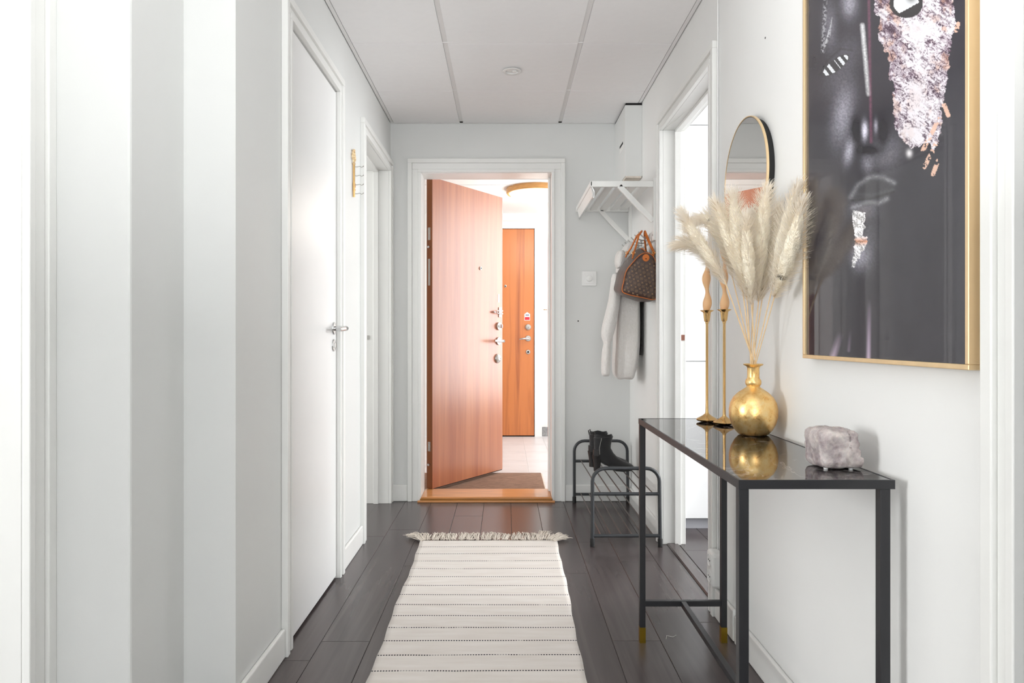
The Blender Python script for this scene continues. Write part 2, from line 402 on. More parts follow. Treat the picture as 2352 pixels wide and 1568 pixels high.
# downlight
dl = thing('downlight', 'small round white recessed spotlight in the middle ceiling tile', 'light', (.034, 3.40, ZC))
MB().lathe([(.030, -.001), (.044, -.003), (.047, -.006), (.043, -.009), (.032, -.008), (.030, -.001)], n=40).build('trim_ring', 'plastic', dl)
MB().lathe([(.001, -.004), (.018, -.0045), (.022, -.002), (.030, -.0005)], n=32).build('lens', 'plastic', dl)
MB().lathe([(.0, -.0095), (.010, -.009), (.012, -.004)], c=(.012, 0, 0), n=20).build('bulb', 'plastic', dl)

# casings and jambs
TN = [1]
def nxt(): TN[0] += 1; return 'trim_%d' % TN[0]
def casing_x(X, side, y0, y1, ztop, wdt, label, legs=(1, 1)):    # on a wall whose face is x = X, projecting to side (+1 / -1)
    b = MB(); f = lambda d: sorted((X, X+side*d))
    for (o0, o1, d) in ((.018, wdt-.026, .012), (0, .018, .018), (wdt-.026, wdt, .021)):
        a, c = f(d)
        if legs[0]: b.box(a, c, y0-o1, y0-o0, 0, ztop+o0)
        if legs[1]: b.box(a, c, y1+o0, y1+o1, 0, ztop+o0)
        b.box(a, c, y0-(o1 if legs[0] else 0), y1+(o1 if legs[1] else 0), ztop+o0, ztop+o1)
    return struct(b.build(nxt(), 'trim', bevel=.0022, merge=False), label, 'door casing')
def casing_y(Y, side, x0, x1, ztop, wdt, label):
    b = MB(); f = lambda d: sorted((Y, Y+side*d))
    for (o0, o1, d) in ((.018, wdt-.026, .012), (0, .018, .018), (wdt-.026, wdt, .021)):
        a, c = f(d)
        b.box(x0-o1, x0-o0, a, c, 0, ztop+o0); b.box(x1+o0, x1+o1, a, c, 0, ztop+o0); b.box(x0-o1, x1+o1, a, c, ztop+o0, ztop+o1)
    return struct(b.build(nxt(), 'trim', bevel=.0022, merge=False), label, 'door casing')
def jamb_x(Xa, Xb, y0, y1, ztop, label, stop=None, t=.02):
    b = MB(); b.box(Xa, Xb, y0-t, y0, 0, ztop); b.box(Xa, Xb, y1, y1+t, 0, ztop); b.box(Xa, Xb, y0-t, y1+t, ztop, ztop+t)
    if stop: b.box(stop[0], stop[1], y0, y0+.012, 0, ztop); b.box(stop[0], stop[1], y1-.012, y1, 0, ztop); b.box(stop[0], stop[1], y0, y1, ztop-.012, ztop)
    return struct(b.build(nxt(), 'trim', bevel=.002), label, 'door frame')
# entrance
casing_y(YE, -1, -.511, .284, 2.004, .082, 'white casing around the entrance doorway')
b = MB(); b.box(-.527, -.511, YE, 4.43, 0, 2.002); b.box(.284, .300, YE, 4.43, 0, 2.002); b.box(-.527, .300, YE, 4.43, 2.002, 2.018)
b.box(.272, .284, 4.385, 4.43, .03, 2.002)
struct(b.build(nxt(), 'trim', bevel=.002), 'white lining of the entrance doorway', 'door frame')
th = sempty('trim_20', 'golden oak threshold across the entrance doorway', 'threshold')
MB().chamfer(-.511, .284, 4.225, 4.46, 0, .030, .004).build('sill', 'oak_sill', th)
MB().box(-.530, .302, 4.205, 4.225, 0, .012).build('nosing', 'oak_sill', th, bevel=.003)
MB().box(-.515, .288, 4.214, 4.2255, .012, .022).build('nosing_lip', 'oak_dark', th, bevel=.002)
# kitchen doorway (right)
casing_x(XR, -1, 2.56, 3.365, 2.0, .065, 'white casing around the kitchen doorway on the right wall')
j = jamb_x(XR, XR+.11, 2.56, 3.365, 2.0, 'white lining of the kitchen doorway', (XR+.055, XR+.085))
MB().box(XR+.086, XR+.104, 3.361, 3.366, .985, 1.012).build('strike_plate', 'brown_spot', j)
# left doorway 2
casing_x(XL, 1, 3.435, 4.185, 2.0, .066, 'white casing around the far doorway on the left wall')
j = jamb_x(-.835, XL, 3.435, 4.185, 2.0, 'white lining of the far left doorway', (-.79, -.76))
MB().box(-.828, -.815, 4.181, 4.187, .985, 1.01).build('strike_plate', 'satin', j)
# left white door
casing_x(XL, 1, 2.245, 2.895, 2.022, .066, 'white casing around the closed white door')
jamb_x(-.79, XL, 2.245, 2.895, 2.022, 'white frame of the closed white door', t=.01)
# near left casing
casing_x(-1.02, 1, .68, 1.470, 2.02, .083, 'white casing of the nearest doorway at the left edge')
jamb_x(-1.14, -1.02, .68, 1.470, 2.02, 'white lining of the nearest left doorway')
# near right casing
casing_x(XR, -1, .20, 1.022, 2.02, .068, 'white casing at the right edge beside the poster')
jamb_x(XR, XR+.11, .20, 1.022, 2.02, 'white lining of the nearest right doorway')

# baseboards
def bb_x(X, side, y0, y1, name, label, h=.092):
    a, c = sorted((X, X+side*.014)); b = MB(); b.box(a, c, y0, y1, 0, h)
    return struct(b.build(name, 'trim', bevel=.006, seg=3), label, 'baseboard')
bb_x(XL, 1, 1.81, 2.178, 'baseboard_left', 'white baseboard on the left wall before the white door')
bb_x(XL, 1, 2.962, 3.368, 'baseboard_left', 'white baseboard between the two left doorways')
bb_x(XR, -1, 1.092, 2.28, 'baseboard_right', 'white baseboard behind the console table')
bb_x(XR, -1, 2.29, 2.494, 'baseboard_right', 'short white baseboard piece under the wall socket', .105)
bb_x(XR, -1, 3.432, YE-.016, 'baseboard_right', 'white baseboard behind the shoe rack')
for (a, c, l) in ((XL+.015, -.594, 'short white baseboard left of the entrance casing'), (.367, XR, 'white baseboard on the end wall behind the shoe rack')):
    struct(MB().box(a, c, YE-.014, YE, 0, .100).build('baseboard_end', 'trim', bevel=.005, seg=3), l, 'baseboard')

# rooms around
def room(name, x0, x1, y0, y1, h, m, label, skip='', windows=None, floor=True, fm='plank', ceil=True):
    t = .08; b = MB()
    if 'W' not in skip:
        if windows and windows[0] == 'W': wallhole(b, 'x', x0-t, x0, y0, y1, h, windows)
        else: b.box(x0-t, x0, y0-t, y1+t, 0, h)
    if 'E' not in skip:
        if windows and windows[0] == 'E': wallhole(b, 'x', x1, x1+t, y0, y1, h, windows)
        else: b.box(x1, x1+t, y0-t, y1+t, 0, h)
    if 'S' not in skip:
        if windows and windows[0] == 'S': wallhole(b, 'y', y0-t, y0, x0, x1, h, windows)
        else: b.box(x0, x1, y0-t, y0, 0, h)
    if 'N' not in skip: b.box(x0, x1, y1, y1+t, 0, h)
    struct(b.build(name, m), label, 'wall')
    if ceil: struct(MB().box(x0-t, x1+t, y0-t, y1+t, h, h+.05).build('ceiling', 'white_wall'), 'white ceiling '+label.split(' wall')[0][-40:]+' room', 'ceiling')
    if floor: struct(MB().box(x0-t, x1+t, y0-t, y1+t, -.05, -.0005).build('floor', fm), 'dark floor beyond '+label.split(' wall')[0][-40:], 'floor')
def wallhole(b, ax, a0, a1, u0, u1, h, wd):
    _, p0, p1, q0, q1 = wd
    for (s0, s1, z0, z1) in ((u0-.08, p0, 0, h), (p1, u1+.08, 0, h), (p0, p1, 0, q0), (p0, p1, q1, h)):
        if ax == 'x': b.box(a0, a1, s0, s1, z0, z1)
        else: b.box(s0, s1, a0, a1, z0, z1)
def window(n, ax, a, p0, p1, q0, q1, label):
    w_ = sempty('window_%d' % n, label, 'window'); b = MB(); g = MB(); t = .05; d0, d1 = a-.03, a+.03
    for (s0, s1, z0, z1) in ((p0, p0+t, q0, q1), (p1-t, p1, q0, q1), (p0, p1, q0, q0+t), (p0, p1, q1-t, q1), ((p0+p1)/2-t/2, (p0+p1)/2+t/2, q0, q1)):
        if ax == 'x': b.box(d0, d1, s0, s1, z0, z1)
        else: b.box(s0, s1, d0, d1, z0, z1)
    if ax == 'x': g.box(a-.004, a+.004, p0+t, p1-t, q0+t, q1-t)
    else: g.box(p0+t, p1-t, a-.004, a+.004, q0+t, q1-t)
    b.build('window_frame', 'trim', w_); g.build('pane', 'glass', w_)
room('wall_kitchen', XR+.11, 4.90, 1.2, 3.66, 2.4, 'white_wall', 'white walls of the kitchen', skip='W', windows=('E', 1.7, 3.2, .6, 2.2), floor=False)
window(1, 'x', 4.94, 1.7, 3.2, .6, 2.2, 'white framed kitchen window')
room('wall_bedroom', -4.0, -1.14, -1.6, 1.72, 2.4, 'white_wall', 'white walls of the room left of the camera', skip='E', windows=('W', -.15, 1.0, .6, 1.9))
window(2, 'x', -4.04, -.15, 1.0, .6, 1.9, 'white framed window of the left room')
b = MB(); b.box(-1.22, -1.14, -1.6, -1.6, 0, 2.4)
room('wall_living', -1.2, XR+.11, -3.5, -3.4, 2.32, 'white_wall', 'white rear wall of the living room', skip='NEW', windows=('S', -1.1, .7, .55, 2.15), floor=False, ceil=False)
window(3, 'y', -3.54, -1.1, .7, .55, 2.15, 'wide white framed living room window')
room('wall_study', XR+.11, 2.4, -.6, 1.12, 2.4, 'white_wall', 'white walls of the room right of the camera', skip='W')
room('wall_side_room', -3.4, -.835, 2.30, 4.25, 2.4, 'wall', 'pale grey walls of the side room at far left', skip='E')
struct(MB().box(-1.6, -.836, 4.236, 4.25, 0, .10).build('baseboard_back', 'trim', bevel=.004), 'white baseboard inside the far left doorway', 'baseboard')
# landing
LZ = 2.243
room('wall_landing', -1.5, 1.70, 4.43, 7.02, 2.5, 'white_wall', 'white walls of the stair landing', skip='S', windows=('E', 4.8, 6.7, .6, 2.1), floor=False)
struct(MB().box(-1.5, 1.7, 4.43, 7.02, LZ, LZ+.03).build('ceiling', 'white_wall'), 'white ceiling of the stair landing', 'ceiling')
window(4, 'x', 1.74, 4.8, 6.7, .6, 2.1, 'wide stairwell window on the landing')
struct(MB().box(-1.5, XL-.13, 4.35, 4.43, 0, 2.5).build('wall_landing', 'white_wall'), 'white landing wall left of the entrance', 'wall')
struct(MB().box(XR+.11, 1.78, 4.35, 4.43, 0, 2.5).build('wall_landing', 'white_wall'), 'white landing wall right of the entrance', 'wall')
lf = struct(MB().box(-1.5, 1.7, 4.43, 7.02, -.05, -.003).build('floor', 'grid'), 'pale stone tile floor of the stair landing', 'floor')
tx = [-1.5+.0]; x = .177-.4*4
tx = [.177+.198*i for i in range(-8, 8)]; ty = [4.44, 4.74, 5.17, 5.60, 6.03, 6.46, 6.89, 7.018]
tcache = {}
for i in range(len(tx)-1):
    for jj in range(len(ty)-1):
        ky = round(ty[jj+1]-ty[jj], 3)
        if ky not in tcache:
            o = MB().chamfer(0, .1955, 0, ky-.0025, -.008, 0, .0008).build('floor_tile', 'stone_tile', lf); tcache[ky] = o.data
        else: o = bpy.data.objects.new('floor_tile', tcache[ky]); COL.objects.link(o); o.parent = lf
        o.location = (tx[i], ty[jj], 0)
# landing ceiling joint lines
cj = MB()
for y in (6.35, 5.7): cj.box(-1.4, 1.6, y-.004, y+.004, LZ-.003, LZ)
struct(cj.build('trim_21', 'grid'), 'thin joint strips on the landing ceiling', 'trim')

# ---------------------------------------------------------------- far door on the landing
YF = 7.02
fd = sempty('door_2', 'orange veneered neighbour door across the landing', 'door')
MB().box(-.60, .292, YF-.045, YF-.005, .012, 2.078).build('leaf', 'veneer_far', fd, bevel=.002)
MB().box(-.60, .30, YF-.03, YF-.004, .0, .012).build('bottom_gap', 'black_hole', fd)
struct(MB().box(.297, .312, YF-.055, YF, 0, 2.10).build(nxt(), 'grid'), 'grey frame edge of the neighbour door', 'door frame')
b = MB(); b.box(.312, .372, YF-.02, YF, 0, 2.10); b.box(-.68, .372, YF-.02, YF, 2.10, 2.16); b.box(-.68, -.61, YF-.02, YF, 0, 2.10); b.box(-.62, .312, YF-.05, YF, 2.084, 2.10)
struct(b.build(nxt(), 'trim', merge=False), 'white casing of the neighbour door', 'door casing')
struct(MB().box(.375, 1.7, YF-.012, YF, 0, .092).build('baseboard_landing', 'skirt_stone'), 'mottled grey stone skirting on the landing wall', 'baseboard')
def px3(px, py, y): return ((px-CX)*y/F, y, CH+(CY-py)*y/F)
def disc(name, m, parent, c, r, d, axis=(0, -1, 0), n=24, prof=None):
    q = Vector((0, 0, 1)).rotation_difference(Vector(axis).normalized()).to_matrix().to_4x4()
    T = Matrix.Translation(c) @ q
    prof = prof or [(r*.98, 0), (r, d*.3), (r*.92, d*.85), (r*.5, d)]
    b = MB(); b.lathe([(a*1.0, z) for a, z in prof], n=n, mtx=T); return b.build(name, m, parent)
yf = YF-.045
h = disc('peephole', 'satin', fd, px3(1161, 657, yf), .013, .006); disc('peephole_lens', 'black_hole', h, px3(1161, 657, yf-.006), .006, .001)
h = disc('cylinder_lock', 'satin', fd, px3(1213, 751, yf), .030, .02); MB().box(*(lambda c: (c[0]-.002, c[0]+.002, yf-.022, yf-.019, c[2]-.010, c[2]+.006))(px3(1213, 751, yf))).build('keyhole', 'black_hole', h)
h = disc('lever_rosette', 'satin', fd, px3(1213, 777, yf), .030, .012)
c = Vector(px3(1213, 777, yf))
MB().tube([c, c+Vector((0, -.045, 0)), c+Vector((-.012, -.052, 0)), c+Vector((-.06, -.052, -.003)), c+Vector((-.088, -.048, -.010))], [.012, .011, .010, .009, .006], 12).build('lever', 'chrome', h)
h = disc('lower_cylinder', 'satin', fd, px3(1213, 808, yf), .023, .010); disc('keyhole', 'black_hole', h, px3(1213, 808, yf-.010), .010, .001)
c = px3(1211, 727, yf)
st = MB(); T = Matrix.Translation((c[0], yf-.001, c[2]))
st.add([(-.028, 0, -.038), (.028, 0, -.038), (.028, 0, .026), (0, 0, .045), (-.028, 0, .026), (-.028, -.001, -.038), (.028, -.001, -.038), (.028, -.001, .026), (0, -.001, .045), (-.028, -.001, .026)],
       [(0, 1, 2, 3, 4), (9, 8, 7, 6, 5), (0, 5, 6, 1), (1, 6, 7, 2), (2, 7, 8, 3), (3, 8, 9, 4), (4, 9, 5, 0)], mtx=T)
h = st.build('alarm_sticker', 'plastic', fd); h['label'] = 'white house-shaped sticker with a red block'
MB().box(c[0]-.024, c[0]+.024, yf-.0035, yf-.002, c[2]-.033, c[2]-.003).build('red_block', 'red', h)
MB().box(c[0]-.018, c[0]+.018, yf-.0035, yf-.002, c[2]+.012, c[2]+.020).build('dark_mark', 'blue', h)

# landing ceiling lamp
lp = bpy.data.lights.new('lamp_bulb', 'POINT'); lp.energy = 5.5; lp.shadow_soft_size = .15; lp.color = (1, .93, .84)
lo = bpy.data.objects.new('lamp_bulb', lp); COL.objects.link(lo); lo.location = (.262, 5.85, LZ-.28)
la = thing('ceiling_lamp', 'round opal ceiling lamp with a light wooden rim on the landing', 'lamp', (.262, 5.85, LZ))
MB().lathe([(.225, 0), (.250, 0), (.252, -.035), (.245, -.045), (.232, -.045), (.225, 0)], n=64).build('wooden_rim', 'lamp_rim', la)
MB().lathe([(.229, -.025), (.226, -.045), (.200, -.075), (.15, -.095), (.08, -.108), (.001, -.112)], n=48).build('opal_shade', 'lamp_glass', la)
# doormat
dm = thing('doormat', 'brown woven doormat on the landing tiles outside the entrance', 'doormat', (0, 0, 0))
b = MB(); b.chamfer(-.62, .262, 4.475, 5.085, .0002, .010, .003); b.build('mat', 'jute', dm)
MB().box(.262, .270, 4.475, 5.085, .0002, .007).build('edge_binding', 'lace', dm)

# ---------------------------------------------------------------- entrance door leaf (open outwards)
u = Vector((.56, .828, 0)).normalized(); ang = math.atan2(u.y, u.x)
ed = sempty('door_1', 'open mahogany veneered entrance door', 'door', (-.464, 4.444, 0), ang)
Lw = .795; zb, zt = .032, 2.020      # local x along the leaf, local y = thickness (away), face at y = 0
MB().box(.002, Lw, 0, .045, zb, zt).build('leaf', 'veneer', ed, bevel=.0015)
MB().box(-.0015, .002, 0, .0455, zb, zt).build('edge_band', 'veneer_edge', ed)
MB().box(.01, Lw, .004, .040, zb-.006, zb).build('drop_seal', 'rubber', ed)
MB().box(Lw, Lw+.002, .002, .043, zb, zt).build('lock_edge', 'veneer_edge', ed)
for (z0, z1) in ((1.62, 1.70), (.27, .33)):
    h = MB().box(-.0035, -.0015, .014, .034, z0, z1).build('hinge_plate', 'satin', ed, bevel=.0005)
    for q in (.012, .5*(z1-z0), z1-z0-.012): disc('screw', 'chrome', h, (-.0035, .024, z0+q), .0035, .001, (-1, 0, 0), 10)
MB().box(-.003, -.0015, .016, .032, 1.33, 1.50).build('mortice_plate', 'satin', ed)
for z0 in (1.575, .185): disc('security_bolt', 'chrome', ed, (-.0015, .022, z0), .0085, .016, (-1, 0, 0), 16)
def leafpt(px, py):           # point of the leaf face seen at a pixel, in the leaf's own coordinates
    k = (px-CX)/F; ox, oy = -.464, 4.444
    s = (k*oy-ox)/(u.x-k*u.y); Y = oy+s*u.y
    return s, CH+(CY-py)*Y/F
s, z = leafpt(1103, 616); h = disc('peephole', 'satin', ed, (s, 0, z), .012, .007, (0, -1, 0)); disc('peephole_lens', 'black_hole', h, (s, -.007, z), .006, .001)
s, z = leafpt(1145, 685); h = MB().box(s-.010, s+.010, -.0015, 0, z-.030, z+.030).build('security_label', 'plastic', ed); h['label'] = 'small white upright label'
for q in (-.018, 0, .018): MB().box(s-.004, s+.004, -.0022, -.0015, z+q-.003, z+q+.003).build('label_mark', 'grid', h)
s, z = leafpt(1146, 717)
h = MB().box(s-.006, s+.028, -.006, 0, z-.036, z+.036).build('guard_plate', 'satin', ed, bevel=.002)
for q in (-.024, .024): disc('screw', 'chrome', h, (s+.011, -.006, z+q), .004, .001, (0, -1, 0), 10)
b = MB(); b.tube([(s+.014, -.018, z+.009), (s-.05, -.022, z+.009), (s-.062, -.022, z), (s-.05, -.022, z-.009), (s+.014, -.018, z-.009)], .0035, 8)
b.tube([(s+.012, 0, z+.010), (s+.012, -.024, z+.010)], .005, 8); b.tube([(s+.012, 0, z-.010), (s+.012, -.024, z-.010)], .005, 8); b.build('swing_guard', 'chrome', ed)
disc('guard_knob', 'chrome', ed, (s-.08, 0, z), .008, .022, (0, -1, 0), 16)
s, z = leafpt(1144, 749); h = disc('thumb_turn_rosette', 'satin', ed, (s, 0, z), .029, .016, (0, -1, 0), 32)
MB().box(s-.004, s+.004, -.040, -.014, z-.013, z+.013).build('thumb_turn', 'chrome', h, bevel=.002)
s, z = leafpt(1144, 783); h = disc('lever_rosette', 'satin', ed, (s, 0, z), .029, .012, (0, -1, 0), 32)
MB().tube([(s, 0, z), (s, -.048, z), (s-.012, -.058, z), (s-.07, -.058, z+.001), (s-.118, -.052, z+.003)], [.011, .011, .011, .010, .008], 14).build('lever', 'chrome', h)
s, z = leafpt(1142, 823)
h = disc('escutcheon', 'satin', ed, (s, 0, z), .034, .022, (0, -1, 0), 36, prof=[(.034, 0), (.034, .006), (.028, .015), (.016, .021), (.004, .023)])
disc('keyhole', 'black_hole', h, (s+.006, -.022, z), .004, .0012, (0, -1, 0), 12)
# catch on the right jamb
ca = thing('door_chain_catch', 'small brass catch on the right jamb of the entrance', 'door catch', (0, 0, 0))
c = Vector(px3(1262, 711, 4.40)); c.x = .268
MB().box(.265, .268, 4.392, 4.408, c.z-.018, c.z+.018).build('catch_plate', 'satin', ca)
MB().tube([(.266, 4.40, c.z), (.250, 4.40, c.z), (.244, 4.40, c.z)], [.002, .002, .005], 10).build('catch_pin', 'brass', ca)

# ---------------------------------------------------------------- closed white door on the left wall
wd = sempty('door_3', 'closed flat white door on the left wall', 'door')
MB().box(XL-.042, XL-.002, 2.249, 2.891, .010, 2.016).build('leaf', 'door_white', wd, bevel=.002)
for z0 in (1.70, .21):
    h = MB().tube([(XL+.004, 2.252, z0), (XL+.004, 2.252, z0+.11)], .007, 14).build('hinge', 'door_white', wd)
    MB().tube([(XL+.004, 2.252, z0+.054), (XL+.004, 2.252, z0+.057)], .0074, 14).build('hinge_gap', 'satin', h)
hy, hz = 2.868-.02, 1.037
h = disc('handle_rosette', 'chrome', wd, (XL-.002, hy, hz), .026, .008, (1, 0, 0), 32)
MB().tube([(XL, hy, hz), (XL+.042, hy, hz), (XL+.052, hy-.010, hz), (XL+.054, hy-.06, hz-.002), (XL+.050, hy-.118, hz-.006)], [.010, .010, .0105, .010, .008], 14).build('lever', 'chrome', h)
h = disc('lock_rosette', 'chrome', wd, (XL-.002, hy, .968), .026, .006, (1, 0, 0), 32); h['label'] = 'round chrome lock plate below the handle'
MB().box(XL+.003, XL+.010, hy-.003, hy+.003, .958, .978).build('thumb_turn', 'satin', h, bevel=.001)

# ---------------------------------------------------------------- key rack on the left wall
kr = thing('key_rack', 'small brass key-shaped hook rack on the left wall', 'key rack', (XL, 3.19, 1.642))
MB().tube([(.008, 0, 0), (.008, 0, .15)], .0055, 12).build('shaft', 'brass', kr)
b = MB()
for (dy, dz, r) in ((0, .168, .014), (-.019, .182, .013), (.019, .182, .013), (-.010, .200, .012), (.010, .200, .012)):
    b.tube([(.008, dy+r*math.cos(t), dz+r*math.sin(t)) for t in [2*math.pi*k/14 for k in range(15)]], .0032, 8)
b.lathe([(.001, 0), (.007, .003), (.007, .008), (.001, .012)], c=(.008, 0, .208)); b.lathe([(.006, 0), (.009, .004), (.006, .008)], c=(.008, 0, .148))
b.build('ornate_bow', 'gold_frame', kr)
for q in (.016, .057, .098, .139):
    b = MB(); b.tube([(.006, 0, q), (.022, 0, q-.001), (.034, 0, q+.002), (.044, 0, q-.003), (.050, 0, q+.001)], .0018, 8); b.lathe([(.001, -.003), (.003, 0), (.001, .003)], c=(.051, 0, q+.002), n=10)
    b.build('hook', 'satin', kr)
b = MB(); b.box(.004, .012, .004, .022, .048, .066); b.box(.004, .012, .004, .016, .030, .040); b.build('key_bit', 'brass', kr, bevel=.001)

# ---------------------------------------------------------------- pipe box at the ceiling
pb = thing('pipe_box', 'white boxed-in duct hanging in the far right ceiling corner', 'duct box')
MB().box(.668, XR, 3.876, YE, 1.895, ZC-.012).build('casing', 'wall', pb, bevel=.002)
MB().box(.6665, .668, 3.93, 4.05, 2.06, 2.105).build('vent_flap', 'trim', pb)
MB().box(.6655, .6665, 3.935, 4.045, 2.092, 2.104).build('vent_slot', 'black_hole', pb)
MB().box(.672, XR-.004, 3.874, 4.20, 1.886, 1.895).build('base_board', 'lace', pb)
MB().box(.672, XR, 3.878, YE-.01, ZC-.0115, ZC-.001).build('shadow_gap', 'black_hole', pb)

# ---------------------------------------------------------------- dimmer, nail, socket
ds = thing('dimmer_switch', 'square white dimmer switch on the end wall', 'switch', (.513, YE, 1.357))
MB().box(-.045, .045, -.010, 0, -.045, .045).build('plate', 'plastic', ds, bevel=.003)
MB().box(-.030, .030, -.0125, -.009, -.030, .030).build('inner_plate', 'plastic', ds, bevel=.0012)
disc('dial', 'plastic', ds, (0, -.0125, 0), .019, .012, (0, -1, 0), 36)
tag(disc('wall_screw', 'black_hole', None, px3(1328, 737, YE), .004, .003), 'tiny dark screw in the end wall below the dimmer', 'screw')
so = thing('wall_socket', 'white surface-mounted double socket low beside the kitchen door casing', 'socket', (XR, 2.452, .190))
MB().box(-.044, 0, -.038, .038, -.060, .060).build('housing', 'plastic', so, bevel=.012, seg=4)
for q in (-.028, .028):
    h = disc('socket_well', 'plastic', so, (-.044, 0, q), .021, .002, (-1, 0, 0), 28, prof=[(.022, 0), (.022, .002), (.019, .0021), (.018, .0005)])
    for e in (-.009, .009): disc('pin_hole', 'black_hole', h, (-.0452, e, q), .0028, .0008, (-1, 0, 0), 10)
tag(MB().tube([(XR-.003, 2.488, .245), (XR-.003, 2.488, ZC-.01)], .0026, 8).build('surface_cable', 'grid'), 'thin grey cable running up the wall from the socket', 'cable')
tag(disc('wall_plug_hole', 'black_hole', None, (XR, .763*F/(1758-CX), CH+(CY-87)*.763/(1758-CX)), .003, .001, (-1, 0, 0), 10), 'tiny hole high on the right wall above the mirror', 'hole')

# ---------------------------------------------------------------- kitchen cabinets
def tallcab(x0, x1, label):
    t = thing('tall_cabinet', label, 'cabinet', group='tall kitchen cabinets')
    MB().box(x0, x1, 3.632, 3.659, .06, 2.38).build('carcass', 'cabinet', t)
    MB().box(x0, x1, 3.650, 3.658, .0, .06).build('plinth', 'plinth', t)
    for (z0, z1) in ((.0615, .873), (.877, 2.098), (2.102, 2.38)):
        d = MB().box(x0+.0015, x1-.0015, 3.612, 3.632, z0, z1).build('door', 'cabinet', t, bevel=.0015)
    return t
tallcab(.886, 1.486, 'tall white cabinet front seen through the kitchen doorway'); tallcab(1.486, 2.086, 'second tall white cabinet deeper right in the kitchen')

# ---------------------------------------------------------------- rug
rug = thing('rug', 'long cream cotton runner rug with thin dashed dark stripes', 'rug')
NX, NY = 34, 150; vs = []; fs = []
for j in range(NY+1):
    y = .55+(3.41-.55)*j/NY; tt = (y-2.02)/(3.41-2.02)
    xl = -.400-.010*tt+.003*math.sin(y*9)+.0015*math.sin(y*31); xr = .236+.020*tt+.003*math.sin(y*7+1)+.0015*math.sin(y*27)
    for i in range(NX+1):
        a = i/NX; x = xl+(xr-xl)*a
        z = .0075+.0012*math.sin(y*6.0+x*3)+.0008*math.sin(y*61.7)*(.5+.5*math.sin(x*5))
        vs.append((x, y+.003*math.sin(x*6), z))
for j in range(NY):
    for i in range(NX): k = j*(NX+1)+i; fs.append((k, k+1, k+NX+2, k+NX+1))
b = MB(); b.add(vs, fs, True); o = b.build('weave', 'rug', rug, fix=False, auto=False)
sd = o.modifiers.new('thick', 'SOLIDIFY'); sd.thickness = .005; sd.offset = -1
rng = random.Random(3)
def tassel(x, y, dx, dy, w_, n=26, name='tassel'):
    b = MB(); L = math.hypot(dx, dy)
    for i in range(n):
        o_ = (rng.random()-.5)*w_; ph = rng.random()*6; P = []
        nx, ny = -dy/L, dx/L; sp = rng.uniform(.5, 1.25); lf_ = rng.uniform(.75, 1.12)
        for k in range(7):
            a = k/6; tw = math.sin(a*7+ph)*.0045
            P.append((x+dx*a*lf_+nx*(o_*(1+sp*(a-.4)*.8)+tw), y+dy*a*lf_+ny*(o_*(1+sp*(a-.4)*.8)+tw), .008+.014*math.sin(a*3)*(.6+.6*math.sin(ph))+rng.random()*.008))
        b.tube(P, [.0016, .0019, .0018, .0017, .0016, .0014, .0007], 5)
    return b.build(name, 'lace', rug)
xx = -.385
while xx < .19:
    tassel(xx, 3.405, rng.uniform(-.02, .02), rng.uniform(.07, .105), .044); xx += .043
tassel(-.398, 3.40, -.085, .085, .036, 40); tassel(.165, 3.41, .045, .125, .045, 40); tassel(.228, 3.395, .075, .065, .048, 44); tassel(.205, 3.41, .02, .06, .04)

# thread on the floor
c0 = lambda px, py: ((px-CX)*CH/(py-CY), F*CH/(py-CY), .001)
tag(MB().tube([c0(1530, 1468), c0(1531, 1460), c0(1537, 1461), c0(1546, 1463), c0(1553, 1459)], .0008, 6).build('thread', 'thread'), 'small white thread lying on the floor beside the console table', 'thread')

# ---------------------------------------------------------------- shoe rack
sr = thing('shoe_rack', 'dark grey tubular metal shoe rack in the far right corner', 'shoe rack')
def hoop(y, name):
    r = .009; P = [(.418, y, .02)]
    x0, x1, zt_, rr = .418, .738, .374, .062
    P += [(x0, y, zt_-rr)]+[(x0+rr-rr*math.cos(a), y, zt_-rr+rr*math.sin(a)) for a in [R(q) for q in range(15, 91, 15)]]
    P += [(x1-rr+rr*math.sin(a), y, zt_-rr+rr*math.cos(a)) for a in [R(q) for q in range(0, 91, 15)]]+[(x1+.004, y, .02)]
    o = MB().tube(P, r, 14).build(name, 'rack_metal', sr)
    for xx_ in (x0, x1+.004): MB().lathe([(.009, 0), (.0115, .002), (.0115, .035), (.009, .04)], c=(xx_, y, 0), n=14).build('rubber_foot', 'rubber', sr)
    for zz in (.252, .052): MB().tube([(x0, y, zz), (x1+.002, y, zz)], .0085, 12).build('cross_bar', 'rack_metal', sr)
hoop(3.33, 'end_frame'); hoop(4.205, 'end_frame')
for zz in (.257, .058):
    for i in range(6):
        x = .444+(.738-.444)*(i+.25)/5.9; MB().tube([(x, 3.33, zz), (x, 4.205, zz)], .0032, 8).build('shelf_rod', 'rod_metal', sr)

